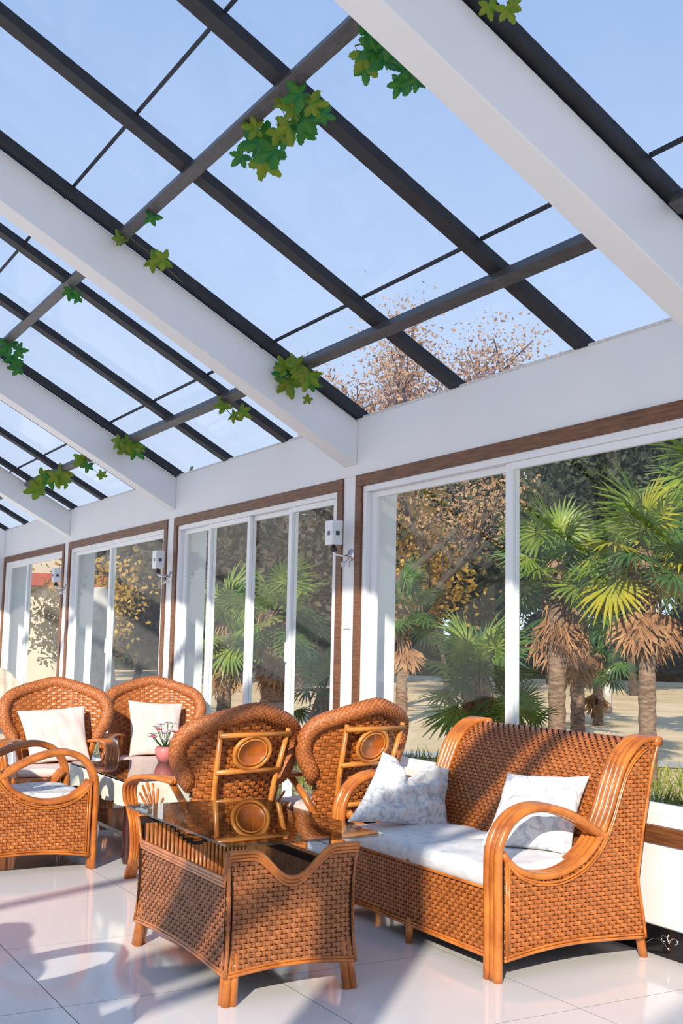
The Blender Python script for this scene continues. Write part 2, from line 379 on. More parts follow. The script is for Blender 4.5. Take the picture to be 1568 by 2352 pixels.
OBARS = [.69+2.0*k for k in range(-3, 9)]
for b in OBARS: slope_prism('bar', 'black_bar', .40, XRIDGE+.2, 3.10, 3.165, b-.045, b+.045, mirror=True)  # unseen opposite bars, placed to cast the thin floor stripes
SEAMS = [.86, -.735, -2.215, -3.7, XRIDGE+.2]
for i in range(len(BARS)-1):
    y0, y1 = BARS[i], BARS[i+1]
    for k in range(4):
        slope_prism('pane', 'roof_glass', SEAMS[k]-.004, SEAMS[k+1]+.004, 3.172, 3.180, y0+.003, y1-.003)
        if k: slope_prism('joint', 'seal', SEAMS[k]+.007, SEAMS[k]-.007, 3.160, 3.172, y0+.055, y1-.055)
for i in range(len(OBARS)-1):
    slope_prism('pane', 'roof_glass', .5, XRIDGE+.2, 3.172, 3.180, OBARS[i]+.003, OBARS[i+1]-.003, mirror=True)
for i in range(len(COLS_ALL)-1):
    for xp in (-.575, -1.875, -3.17):
        q0 = np.array([xp, 3.098-SL*xp]); nn_ = np.array([.475, .88]); tt_ = np.array([.88, -.475])
        bevel(MB().prism([q0+tt_*.036-nn_*.07, q0-tt_*.036-nn_*.07, q0-tt_*.036, q0+tt_*.036], COLS_ALL[i]+.0925, COLS_ALL[i+1]-.0925-(.06 if i else 0)).build('purlin', 'purlin_wood', roof, smooth=False), .004)
rb = struct('sun_block_1')  # unseen pieces added to block the sun
flatbox('ridge_shade_box', 'white_paint', rb, XRIDGE-.25, XRIDGE+.25, YBACK, YEND, 5.04, 6.25)  # added solid box, raised to keep sun off the upper wall and rafters
flatbox('shade_post', 'white_paint', rb, -6.32, -6.08, -.70, -.46, 0, 4.33)  # unseen posts, added to cast an upright band of shadow
flatbox('shade_post', 'white_paint', rb, -6.32, -6.08, 11.0, 11.24, 0, 4.33)

# ================================================================== FURNITURE
# ---- rattan sofa / armchair with hoop arms.  local x: front -.5 .. back +.5 ; y along the length
ARM = [(-.955, 0.0), (-.955, .25), (-.957, .494), (-.948, .572), (-.905, .655), (-.832, .711), (-.735, .733), (-.61, .715), (-.485, .668), (-.375, .605), (-.315, .572)]
LOW = [(-.93, .545), (-.90, .508), (-.839, .463), (-.726, .431), (-.598, .434), (-.467, .483), (-.372, .565), (-.303, .68), (-.246, .819), (-.189, .929), (-.102, 1.005), (-.02, 1.025), (.012, 1.012)]
BACK = [(.012, 1.01), (-.031, .893), (-.063, .749), (-.094, .607), (-.124, .447), (-.134, .387), (-.118, .285), (-.095, .163), (-.087, .10)]
BOT = [(-.93, .088), (-.727, .113), (-.522, .123), (-.309, .116), (-.087, .103)]
def hoop_seat(name, label, cat, W, loc, rz, group=None, mid_leg=False):
    t = thing(name, label, cat, loc, rz, group)
    ox = .5
    arm = spline(ARM, 46); low = spline(LOW, 46); bk = spline(BACK, 30); bt = spline(BOT, 20)
    for s in (-1, 1):
        yo = s*(W/2-.024)
        mb = MB()
        for k, dy in enumerate((0, .036, .072)):
            y = yo-s*dy
            mb.tube([(p[0]+ox+(.006 if k == 1 else 0), y, p[1]) for p in arm], .021, 10)
        mb.build('armrest', 'rattan', t)
        mb = MB()
        for dy in (0, .034, .068, .1):
            y = yo-s*dy
            mb.tube([(p[0]+ox, y, p[1]) for p in low], .0175, 8)
        mb.tube([(low[-1][0]+ox, yo+s*.02, low[-1][1]), (low[-1][0]+ox, yo-s*.12, low[-1][1])], .026, 8)
        mb.build('back_frame', 'rattan', t)
        mb = MB()      # thin edging canes of the side panel
        yy = yo+s*.012
        mb.tube([(p[0]+ox+.012, yy, p[1]-.026) for p in low[:-3]], .006, 6); mb.tube([(p[0]+ox+.018, yy, p[1]-.038) for p in low[:-3]], .005, 6)
        mb.tube([(p[0]+ox, yy, p[1]) for p in bt], .008, 6); mb.tube([(p[0]+ox, yy, p[1]+.014) for p in bt], .006, 6)
        mb.tube([(p[0]+ox, yy, p[1]) for p in bk], .008, 6); mb.tube([(-.918+ox, yy, .09), (-.918+ox, yy, .53)], .008, 6); mb.tube([(-.903+ox, yy, .09), (-.903+ox, yy, .50)], .005, 6)
        mb.build('edging', 'rattan', t)
        zl = lambda x: np.interp(x, low[:, 0], low[:, 1]); xb = lambda z: np.interp(z, bk[::-1, 1], bk[::-1, 0]); zbt = lambda x: np.interp(x, bt[:, 0], bt[:, 1])
        def mask(u, v):
            x = u-.925; z = v+.08
            return (z < zl(x)-.012) & (x < xb(z)+.004) & (z > zbt(x)-.004)
        weave('side_weave', lambda u, v: np.stack([u-.925+ox, 0*u+yo+s*.004, v+.08], -1), .94, .95, .0235, .0195, .0052, 'wicker', t, mask, flip=(s > 0))
        mb = MB()
        mb.tube([(-.10+ox, yo-s*.03, .14), (-.085+ox, yo-s*.03, .10), (-.06+ox, yo-s*.03, 0)], [.024, .024, .021], 10)
        mb.build('leg', 'rattan', t)
    if mid_leg: MB().tube([(-.935+ox, 0, .12), (-.94+ox, 0, 0)], .02, 10).build('leg', 'rattan', t)
    wi = W-.17
    # front apron
    weave('front_weave', lambda u, v: np.stack([0*u-.935+ox, wi/2-u, v+.085], -1), wi, .30, .0235, .0195, .0052, 'wicker', t)
    mb = MB(); mb.tube([(-.938+ox, -wi/2, .085), (-.938+ox, wi/2, .085)], .008, 6); mb.tube([(-.938+ox, -wi/2, .099), (-.938+ox, wi/2, .099)], .006, 6); mb.tube([(-.94+ox, -wi/2, .385), (-.94+ox, wi/2, .385)], .014, 8); mb.build('edging', 'rattan', t)
    # seat deck
    flatbox('seat_deck', 'wicker_back', t, -.93+ox, -.14+ox, -wi/2, wi/2, .34, .378)
    # inner back, follows the S curve and rolls over the top
    prof = spline([(-.36, .37), (-.372+.012, .50), (-.343, .60), (-.285, .70), (-.232, .825), (-.176, .93), (-.095, .998), (-.02, 1.016), (.010, 1.0)], 60)
    dl = np.r_[0, np.cumsum(np.linalg.norm(np.diff(prof, axis=0), axis=1))]
    def Sb(u, v): return np.stack([np.interp(v, dl, prof[:, 0])+ox, wi/2+.01-u, np.interp(v, dl, prof[:, 1])], -1)
    weave('back_weave', Sb, wi+.02, dl[-1], .0235, .0195, .0052, 'wicker', t)
    bl = np.r_[0, np.cumsum(np.linalg.norm(np.diff(bk, axis=0), axis=1))]
    def So(u, v): return np.stack([np.interp(v, bl, bk[:, 0])+ox-.006, wi/2+.06-u, np.interp(v, bl, bk[:, 1])], -1)
    weave('rear_weave', So, wi+.12, bl[-1], .033, .027, .0055, 'wicker', t)
    return t
SOFA_X, SOFA_Y, SOFA_W = -.53, 4.81, 1.50
sofa = hoop_seat('rattan_sofa', 'two-seat woven rattan sofa with hoop arms against the low white wall under the large window', 'sofa', SOFA_W, (SOFA_X, SOFA_Y, 0), 0, mid_leg=True)
ach = hoop_seat('rattan_armchair', 'woven rattan armchair with hoop arms turned side-on beside the cloth-covered low table', 'armchair', .78, (-2.27, 7.555, 0), math.pi)
ach2 = dup(ach, (-3.72, 3.95, 0), math.radians(170), label='woven rattan armchair with hoop arms standing alone on the bare tiles facing the coffee table')

def soft_box(name, x0, x1, y0, y1, z0, z1, m, r=.035, seed=0, parent=None, crown=.012):
    nx, ny = 26, 34; rg = np.random.default_rng(seed); ph = rg.uniform(0, 6.28, 6)
    vs = []; fs = []
    def ed(t, L): d = min(t, 1-t)*L; return 1-max(0, 1-d/r)**2.4 if d < r else 1.0
    for side in (1, -1):
        for i in range(nx+1):
            for j in range(ny+1):
                # denser sampling at the edges
                a = .5-.5*math.cos(math.pi*i/nx); b = .5-.5*math.cos(math.pi*j/ny)
                k = math.sqrt(max(0, ed(a, x1-x0)*ed(b, y1-y0))); zc = (z0+z1)/2; h = (z1-z0)/2
                w = .004*math.sin(9*a+ph[0]+3*b)+.003*math.sin(14*b+ph[1]+5*a)
                z = zc+side*h*k + (crown*math.sin(math.pi*a)*math.sin(math.pi*b)+w*k if side > 0 else 0)
                vs.append((x0+(x1-x0)*a, y0+(y1-y0)*b, z))
        o = 0 if side > 0 else (nx+1)*(ny+1)
        for i in range(nx):
            for j in range(ny):
                q = (o+i*(ny+1)+j, o+(i+1)*(ny+1)+j, o+(i+1)*(ny+1)+j+1, o+i*(ny+1)+j+1)
                fs.append(q if side > 0 else q[::-1])
    return mesh_obj(name, vs, fs, m, parent)
c = soft_box('seat_cushion', SOFA_X-.468, SOFA_X+.16, SOFA_Y-.66, SOFA_Y-.003, .382, .478, 'seat_fabric', seed=3)
tag(c, 'pale floral sofa seat cushion under the upright square throw cushion', 'cushion')
c = soft_box('seat_cushion', SOFA_X-.468, SOFA_X+.16, SOFA_Y+.003, SOFA_Y+.66, .382, .478, 'seat_fabric', seed=4)
tag(c, 'pale floral seat cushion on the sofa, under the dented throw cushion', 'cushion')
for rt, lb in ((ach, 'white and blue seat cushion in the side-on hoop-arm armchair'), (ach2, 'white and blue seat cushion in the armchair that stands alone on the tiles')):
    c = soft_box('seat_cushion', -.43, .17, -.295, .295, .38, .47, 'cushion_blue', seed=5)
    c.location = rt.location; c.rotation_euler = rt.rotation_euler; tag(c, lb, 'cushion')

def pillow(name, TL, TR, BR, BL, thick, m, seed=0, chop=0.0, pinch=.07, wr=1.0, n=30):
    TL, TR, BR, BL = [np.array(p, float) for p in (TL, TR, BR, BL)]
    rg = np.random.default_rng(seed); ph = rg.uniform(0, 6.28, 8)
    nrm = np.cross(TR-TL, BL-TL); nrm /= np.linalg.norm(nrm); nrm = -nrm if nrm@(CAM-TL) < 0 else nrm
    up = ((TL+TR)-(BL+BR)); up /= np.linalg.norm(up); vs = []; fs = []
    for side in (1, -1):
        for i in range(n+1):
            for j in range(n+1):
                s = -math.cos(math.pi*i/n); t = -math.cos(math.pi*j/n)
                s2 = s*(1-pinch*(1-t*t)); t2 = t*(1-pinch*(1-s*s))
                a, b = (s2+1)/2, (t2+1)/2
                p = (BL*(1-a)+BR*a)*(1-b)+(TL*(1-a)+TR*a)*b
                f = (max(0, (1-s*s)*(1-t*t)))**.42
                w = wr*(.010*math.sin(4*s+5*t+ph[0])+.007*math.sin(9*t-3*s+ph[1])+.005*math.sin(13*s+4*t+ph[2]))
                p = p+nrm*side*(thick*.5*f)+nrm*w*f
                if chop:
                    d = math.exp(-((s+.12)/.30)**2)*max(0, (t+.5)/1.5)**1.3
                    p = p-up*chop*d
                    p = p-nrm*side*thick*.22*f*d
                vs.append(tuple(p))
        o = 0 if side > 0 else (n+1)**2
        for i in range(n):
            for j in range(n):
                q = (o+i*(n+1)+j, o+(i+1)*(n+1)+j, o+(i+1)*(n+1)+j+1, o+i*(n+1)+j+1); fs.append(q if side > 0 else q[::-1])
    o = mesh_obj(name, vs, fs, m)
    return o
p = pillow('throw_cushion', (-.53, 4.60, .825), (-.30, 4.25, .84), (-.47, 4.19, .482), (-.74, 4.54, .49), .14, 'cushion_blue', 1, wr=2.0, pinch=.10)
tag(p, 'square pale blue-grey cushion propped upright in the sofa corner away from the wing chairs', 'cushion')
p = pillow('throw_cushion', onY(878, 1728, 5.42), onY(1032, 1766, 5.40), onY(1028, 1903, 5.22), onY(797, 1888, 5.16), .15, 'cushion_blue', 2, chop=.115, wr=2.4, pinch=.09)
tag(p, 'crumpled pale blue-grey cushion with dented top leaning on the sofa arm', 'cushion')

# ---- coffee table
TX0, TX1, TY0, TY1 = -2.19, -1.585, 4.295, 5.355; TXC, TYC = (TX0+TX1)/2, (TY0+TY1)/2
ct = thing('coffee_table', 'woven rattan coffee table with scalloped rim and smoked glass top in front of the sofa', 'coffee table', (TXC, TYC, 0))
hx, hy = (TX1-TX0)/2, (TY1-TY0)/2
def rim_end(t): # t in -1..1 along an end: flat at the corners, one dip in the middle
    a = np.clip((np.abs(t+.01)-.02)/.64, 0, 1); return .600-.120*(.5+.5*np.cos(np.pi*a))
def rim_side(t): # long sides: straight low rim that turns up at the corners to carry the glass
    a = np.clip((np.abs(t)-.93)/.07, 0, 1); return .49+.11*(.5-.5*np.cos(np.pi*a))
def flare(z): return -.016*np.sin(np.pi*np.clip((z-.1)/.5, 0, 1))
bots = lambda t: .112+.022*np.cos(np.pi*np.clip(t, -1, 1)/2)
for nm, L, fn, rimz in (('front', hx, lambda a, z: np.stack([a, -hy-flare(z), z], -1), rim_end), ('back', hx, lambda a, z: np.stack([-a, hy+flare(z), z], -1), lambda t: rim_end(-t)),
                  ('right', hy, lambda a, z: np.stack([hx+flare(z), a, z], -1), rim_side), ('left', hy, lambda a, z: np.stack([-hx-flare(z), -a, z], -1), rim_side)):
    weave('side_weave', lambda u, v: fn(u-L, v+.10), 2*L, .50, .0235, .0195, .0052, 'wicker_red', ct,
          lambda u, v: (v+.10 < rimz((u-L)/L)-.008) & (v+.10 > bots((u-L)/L)))
    a = np.linspace(-L, L, 90); mb = MB()
    for off, r in ((0, .010), (-.016, .008), (-.030, .007)):
        q = fn(a, rimz(a/L)+off); c0 = fn(a, rimz(a/L)*0+.3); out = (fn(np.zeros(1), np.array([.3]))[0]); out = out/np.linalg.norm(out*np.array([1, 1, 0])+1e-9); out[2] = 0
        mb.tube(q+out*.006, r, 7)
    mb.build('rim', 'rattan', ct)
    mb = MB(); mb.tube(fn(a, bots(a/L)), .008, 6); mb.tube(fn(a, bots(a/L)+.013), .006, 6); mb.build('edging', 'rattan', ct)
    mb = MB()      # upright canes lining the inside
    for x in np.arange(-L+.03, L-.02, .0215):
        zt = float(rimz(x/L))-.03; q = fn(np.array([x, x]), np.array([.2, zt-.0])); ctr = np.array([0, 0, 0]); d = q*np.array([1, 1, 0])
        o_ = fn(np.zeros(1), np.array([.3]))[0]*np.array([1, 1, 0]); o_ /= np.linalg.norm(o_)
        mb.tube(q-o_*.022, .010, 6)
    mb.build('inner_canes', 'wicker_red', ct)
flatbox('shelf', 'wicker_back', ct, -hx+.02, hx-.02, -hy+.02, hy-.02, .19, .205)
for sx_ in (-1, 1):
    for sy_ in (-1, 1):
        mb = MB()
        for k, (ax, ay) in enumerate(((0, 0), (-sx_*.03, 0), (0, -sy_*.03))):
            x, y = sx_*(hx-.012)+ax, sy_*(hy-.012)+ay
            mb.tube([(x-sx_*.012, y-sy_*.012, .20), (x-sx_*.008, y-sy_*.008, .13), (x+sx_*.006, y+sy_*.008, 0)], .0185, 9)
        mb.build('leg', 'rattan', ct)
for sx_ in (-1, 1):
    for sy_ in (-1, 1):
        zz = np.linspace(.11, .60, 14); MB().tube([(sx_*(hx+flare(z)+.001), sy_*(hy+flare(z)+.001), z) for z in zz], .0095, 8).build('corner_cane', 'wicker_red', ct)
gt = MB()
gx0, gx1, gy0, gy1 = -2.175-TXC, -1.415-TXC, 4.335-TYC, 5.60-TYC
def rrect(x0, x1, y0, y1, r, n=6):
    out = []
    for cx, cy, a0 in ((x1-r, y1-r, 0), (x0+r, y1-r, 90), (x0+r, y0+r, 180), (x1-r, y0+r, 270)):
        for k in range(n+1): a = math.radians(a0+90*k/n); out.append((cx+r*math.cos(a), cy+r*math.sin(a)))
    return out
ro = rrect(gx0, gx1, gy0, gy1, .03); nn = len(ro)
gt.add([(x, y, .612) for x, y in ro]+[(x, y, .622) for x, y in ro], [tuple(range(nn-1, -1, -1)), tuple(range(nn, 2*nn))]+[(i, (i+1) % nn, (i+1) % nn+nn, i+nn) for i in range(nn)])
gtop = gt.build('glass_top', 'smoke_glass', None, smooth=False); gtop.location = (TXC, TYC, 0)
tag(gtop, 'smoked glass sheet with rounded corners lying on the woven coffee table', 'table top')
mg = flatbox('magazine', 'print', None, -.09, .09, -.12, .12, 0, .008, bv=.001); mg.location = (-1.80, 4.72, .206); mg.rotation_euler = (0, 0, .3)
tag(mg, 'small colourful magazine inside the coffee table under the glass', 'magazine')

# ---- wing-back wicker dining chairs (local: faces +y)
def wing_y(x, z): return -.17-.30*(z-.36)+.85*x*x      # reclined, slightly wrapped back
HW = [(.30, .25), (.36, .26), (.50, .272), (.58, .285), (.66, .335), (.76, .388), (.86, .398), (.94, .352), (.985, .255), (1.02, .14), (1.042, .06), (1.05, .0)]
RIM = [(-w, wing_y(-w, z)+(.05 if z < .6 else 0), z) for z, w in HW[3:]]
RIM = RIM + [(-x, y, z) for x, y, z in RIM[-2::-1]]
def make_wing_chair(name, label, loc, rz, scale):
    t = thing(name, label, 'chair', loc, rz, 'wing-back wicker chairs around the low table', scale)
    rim = spline(RIM, 190); n = len(rim)
    seg_ = np.linalg.norm(np.diff(rim, axis=0), axis=1); cum = np.r_[0, np.cumsum(seg_)]; LR = cum[-1]
    Tn = np.gradient(rim, axis=0); Tn /= np.linalg.norm(Tn, axis=1, keepdims=True); up_ = np.array([0, .93, .30])
    N1 = up_-Tn*(Tn@up_)[:, None]; N1 /= np.linalg.norm(N1, axis=1, keepdims=True); N2 = np.cross(Tn, N1)
    rr_ = .050*np.minimum(1, .45+np.minimum(cum, LR-cum)/.09*.55); ip = lambda A, u: np.stack([np.interp(u, cum, A[:, i]) for i in range(3)], -1)
    def Sr(u, v):
        a = v/.048; r = np.interp(u, cum, rr_); return ip(rim, u)+r[..., None]*(np.cos(a)[..., None]*ip(N1, u)+np.sin(a)[..., None]*ip(N2, u))
    weave('back_rim', Sr, LR, 2*math.pi*.048, .0165, .0125, .0030, 'rim_wicker', t, stake=.3, fill=.5, flip=True)
    hz, hwid = np.array([h[0] for h in HW]), np.array([h[1] for h in HW])
    msk = lambda u, v: np.abs(u-.42) < np.interp(v+.34, hz, hwid)
    Sb = lambda u, v: np.stack([u-.42, wing_y(u-.42, v+.34), v+.34], -1)
    weave('back_weave', Sb, .84, .71, .040, .0225, .0085, 'wicker', t, msk, back=True, stake=.16, flip=False, fill=.52)
    weave('back_lining', lambda u, v: Sb(u, v)+np.array([0, .030, 0]), .84, .71, .040, .0225, .007, 'wicker', t, msk, back=False, stake=.16, flip=True, fill=.52)
    yb = lambda z: float(wing_y(.12, z))-.012 if z > .34 else -.20
    mb = MB()
    for s in (-1, 1):
        lg = MB(); lg.tube([(s*.20, -.26, 0), (s*.185, -.225, .34), (s*.205, yb(.62)-.03, .62), (s*.235, yb(.93)-.035, .945)], [.017, .018, .017, .015], 9); lg.build('rear_leg', 'rattan_pale', t)
    for z, w in ((.915, .245), (.70, .225), (.45, .205)):
        MB().tube([(-w, yb(z)-.045, z), (w, yb(z)-.045, z)], .015, 8).build('cross_bar', 'rattan_pale', t)
    # oval medallion between the bars
    cz = .81; cy = yb(cz)-.045
    dm = MB(); K = 28
    rot = math.atan2(.35, 1)
    ring = lambda r1, r2, off: [(r1*math.cos(2*math.pi*k/K), cy+off-.30*r2*math.sin(2*math.pi*k/K), cz+r2*math.sin(2*math.pi*k/K)) for k in range(K)]
    dm.tube(ring(.122, .098, 0), .013, 8, closed=True); dm.tube(ring(.098, .076, -.004), .006, 6, closed=True)
    dm.build('medallion_ring', 'rattan_pale', t)
    dd = MB(); f1 = ring(.115, .092, -.005); f2 = ring(.115, .092, .008)
    dd.add(f1+f2, [tuple(range(K)), tuple(range(2*K-1, K-1, -1))]+[(k, (k+1) % K, (k+1) % K+K, k+K) for k in range(K)]); dd.build('medallion', 'disc_wood', t)
    # seat
    sd_ = MB(); so = [(.26, -.15), (.33, .05), (.345, .30), (.30, .37), (0, .395), (-.30, .37), (-.345, .30), (-.33, .05), (-.26, -.15)]
    sd_.add([(x, y, .335) for x, y in so]+[(x, y, .375) for x, y in so], [tuple(range(8, -1, -1)), tuple(range(9, 18))]+[(i, (i+1) % 9, (i+1) % 9+9, i+9) for i in range(9)])
    sd_.build('seat', 'wicker', t, smooth=False)
    mb = MB(); mb.tube([(x, y, .355) for x, y in so[1:-1]], .022, 8); mb.build('seat_rail', 'rattan', t)
    # skirt weave round the front and sides
    sk = spline([(-.30, -.10), (-.335, .10), (-.345, .30), (-.30, .372), (0, .40), (.30, .372), (.345, .30), (.335, .10), (.30, -.10)], 60)
    sl = np.r_[0, np.cumsum(np.linalg.norm(np.diff(sk, axis=0), axis=1))]
    weave('skirt_weave', lambda u, v: np.stack([np.interp(u, sl, sk[:, 0]), np.interp(u, sl, sk[:, 1]), v+.17], -1), sl[-1], .17, .034, .02, .006, 'wicker', t, flip=True)
    for s in (-1, 1):
        # arm: flat bundle of canes that bends down into the front leg
        mb = MB()
        path = spline([(.27, .02, .615), (.335, .16, .632), (.385, .30, .62), (.40, .385, .57), (.385, .41, .48), (.355, .395, .33), (.35, .385, .15), (.365, .42, 0)], 34)
        for k, dx in enumerate((-.024, 0, .024, .046)):
            mb.tube([(s*(p_[0]+dx*(1 if i < 18 else .75)), p_[1]+(0 if i < 14 else 0), p_[2]) for i, p_ in enumerate(path)], .0145, 8)
        mb.build('arm', 'rattan', t)
        mb = MB()      # fan of thin canes filling the arm
        hub = np.array([s*.335, .20, .375])
        for a in np.linspace(15, 165, 8):
            ar = math.radians(a); e_ = np.array([s*(.345+.03*math.sin(ar)), .20+.19*math.cos(ar), .40+.20*math.sin(ar)])
            mb.tube([hub, (hub+e_)/2+np.array([0, .012*math.cos(ar), .01]), e_], .008, 6)
        mb.tube([(s*.34, .20+.075*math.cos(b_), .375+.075*math.sin(b_)) for b_ in np.linspace(0, math.pi, 12)], .009, 6)
        mb.build('arm_fan', 'rattan', t)
        # brace from the rim down to the seat
        MB().tube([(s*.285, .09, .605), (s*.27, -.03, .50), (s*.255, -.15, .36)], .022, 8).build('brace', 'rattan', t)
    for a_, b_, w_ in ((.385, .16, .35), (-.235, .16, .19)): MB().tube([(-w_, a_, b_), (w_, a_, b_)], .013, 7).build('stretcher', 'rattan', t)
    return t
def chair_at(top_xy, rz, scale):   # place by the ground position of the top of the back
    fx, fy = -math.sin(rz), math.cos(rz); return (top_xy[0]+.385*scale*fx, top_xy[1]+.385*scale*fy, 0)
E_RZ = math.radians(7); q = onZ(590, 1618, 1.09)
ce = make_wing_chair('wing_chair', 'wicker wing chair seen from behind right behind the glass-topped coffee table', chair_at(q, E_RZ, 1.0), E_RZ, 1.0)
F_RZ = math.radians(12); q = onZ(866, 1607, 1.112)
cf = dup(ce, chair_at(q, F_RZ, 1.02), F_RZ, 'wicker wing chair seen from behind, beyond the end of the sofa by the window', 1.02)
q = onZ(130, 1557, 1.122); r_ = math.radians(180-14)
cg = dup(ce, chair_at(q, r_, 1.03), r_, 'wicker wing chair facing the room with a wrinkled plain pink cushion', 1.03)
q = onZ(352, 1555, 1.122); r_ = math.radians(180-17)
ch = dup(ce, chair_at(q, r_, 1.03), r_, 'wicker wing chair facing the room with a striped square pink cushion, against the glass doors', 1.03)
for rt, lb in ((ce, 'thin pale seat pad on the wing chair behind the coffee table'), (cf, 'thin pale seat pad on the wing chair beyond the sofa end'), (cg, 'pink seat pad under the wrinkled plain pink cushion'), (ch, 'pink seat pad under the striped pink cushion')):
    c = soft_box('seat_pad', -.27, .27, -.10, .36, .375, .44, 'cushion_pink', r=.03, seed=9)
    c.location = rt.location; c.rotation_euler = rt.rotation_euler; c.scale = rt.scale; tag(c, lb, 'cushion')
def chair_pt(rt, x, y, z):
    s = rt.scale[0]; a = rt.rotation_euler[2]; return np.array([rt.location[0]+s*(x*math.cos(a)-y*math.sin(a)), rt.location[1]+s*(x*math.sin(a)+y*math.cos(a)), s*z])
p = pillow('throw_cushion', chair_pt(cg, .30, -.12, .84), chair_pt(cg, -.22, -.13, .88), chair_pt(cg, -.27, .10, .47), chair_pt(cg, .18, .10, .45), .14, 'cushion_pink', 5)
tag(p, 'wrinkled plain pink cushion tilted on the wing chair beside the white covered chair', 'cushion')
p = pillow('throw_cushion', chair_pt(ch, .22, -.12, .90), chair_pt(ch, -.24, -.12, .875), chair_pt(ch, -.21, .08, .45), chair_pt(ch, .20, .08, .45), .13, 'cushion_pink', 6)
tag(p, 'striped square pink cushion upright on the wing chair by the glass doors', 'cushion')

# ---- low table with cloth, carved dark base
LX0, LX1, LY0, LY1, LZ = -1.62, -.74, 7.20, 8.45, .545
lt = thing('low_table', 'dark carved wooden low table standing between the wing chairs', 'table', ((LX0+LX1)/2, (LY0+LY1)/2, 0))
lx, ly = (LX1-LX0)/2, (LY1-LY0)/2
flatbox('table_top', 'dark_wood', lt, -lx+.02, lx-.02, -ly+.02, ly-.02, .49, .525)
flatbox('lower_shelf', 'dark_wood', lt, -lx+.05, lx-.05, -ly+.05, ly-.05, .16, .19)
for sx_ in (-1, 1):
    for sy_ in (-1, 1):
        MB().tube([(sx_*(lx-.06), sy_*(ly-.06), z) for z in (.0, .05, .12, .2, .3, .4, .49)], [.03, .045, .032, .04, .034, .04, .05], 10).build('leg', 'dark_wood', lt)
for sx_, sy_, L, ax in ((-1, 0, ly-.08, 1), (1, 0, ly-.08, 1), (0, -1, lx-.08, 0), (0, 1, lx-.08, 0)):
    a = np.linspace(-L, L, 41); ap = MB(); vs_ = []
    for k, t_ in enumerate(a):
        zlow = .40+.05*math.cos(t_/L*math.pi*3)*(.6+.4*abs(t_/L))-.03*math.cos(t_/L*math.pi*9)
        for z in (.49, zlow):
            for d in (-.012, .012):
                vs_.append((sx_*(lx-.06)+d, t_, z) if ax == 1 else (t_, sy_*(ly-.06)+d, z))
    fs_ = []
    for k in range(40):
        b = k*4; fs_ += [(b, b+4, b+6, b+2), (b+1, b+3, b+7, b+5), (b+2, b+6, b+7, b+3), (b, b+1, b+5, b+4)]
    ap.add(vs_, fs_).build('carved_apron', 'dark_wood', lt, smooth=False)
# cloth with scalloped hem
nu_, nv_ = 120, 10; vs_ = []; fs_ = []
per = rrect(-lx, lx, -ly, ly, .05, 4); per = spline(per+[per[0]], nu_+1)[:-1]
cen = 0
for j in range(nv_+1):
    for i, (x, y) in enumerate(per):
        d = np.array([x, y])/math.hypot(x/lx, y/ly)/max(lx, ly); w = .012*math.sin(i*.9)*(j/nv_)
        nx_, ny_ = (x/lx)**9, (y/ly)**9; nn_ = math.hypot(nx_, ny_)+1e-6
        drop = (.135+.018*abs(math.sin(i*math.pi/8)))*max(0, j-1)/(nv_-1)
        o_ = (.0 if j == 0 else .008)+w
        vs_.append((x+o_*nx_/nn_, y+o_*ny_/nn_, .5275-drop+(.0 if j else 0)))
for j in range(nv_):
    for i in range(nu_): fs_.append((j*nu_+i, j*nu_+(i+1) % nu_, (j+1)*nu_+(i+1) % nu_, (j+1)*nu_+i))
fs_.append(tuple(range(nu_)))
tcl = mesh_obj('tablecloth', vs_, fs_, 'table_cloth'); tcl.location = lt.location
tag(tcl, 'cream scalloped cloth hanging over the dark carved low table', 'tablecloth')
gl_ = MB(); ro = rrect(-lx+.01, lx-.01, -ly+.01, ly-.01, .03); nn = len(ro)
gl_.add([(x, y, .529) for x, y in ro]+[(x, y, .539) for x, y in ro], [tuple(range(nn-1, -1, -1)), tuple(range(nn, 2*nn))]+[(i, (i+1) % nn, (i+1) % nn+nn, i+nn) for i in range(nn)])
g2 = gl_.build('glass_top', 'smoke_glass', None, smooth=False); g2.location = lt.location
tag(g2, 'glass sheet lying on the cream tablecloth of the low table', 'table top')
# flowers in a small pot
q = onZ(405, 1740, .60); fl = thing('flower_pot', 'small pink pot of white and pink flowers on the low table', 'flowers', (-.96, 8.20, .541), 0, None, 1.55)
MB().lathe([(.03, 0), (.045, .03), (.05, .06), (.04, .075), (.036, .07)], seg=18).build('pot', 'pot', fl)
for k in range(16):
    a = k*2.4; rr = .03+.05*((k*37) % 10)/10; z = .10+.09*((k*53) % 10)/10; c_ = np.array([rr*math.cos(a), rr*math.sin(a), z]); mb = MB()
    for b in range(5):
        aa = b*2*math.pi/5; d1 = np.array([math.cos(aa), math.sin(aa), .35]); d2 = np.array([-math.sin(aa), math.cos(aa), 0])
        mb.add([c_, c_+.018*d1+.010*d2, c_+.028*d1, c_+.018*d1-.010*d2], [(0, 1, 2, 3)])
    mb.build('blossom', 'petal' if k % 4 else 'petal_pink', fl)
mb = MB()
for k in range(16):
    a = k*2.4; rr = .03+.05*((k*37) % 10)/10; z = .10+.09*((k*53) % 10)/10; mb.tube([(0, 0, .06), (rr*.6*math.cos(a), rr*.6*math.sin(a), z*.75), (rr*math.cos(a), rr*math.sin(a), z)], .002, 4)
mb.build('stems', 'ivy', fl)

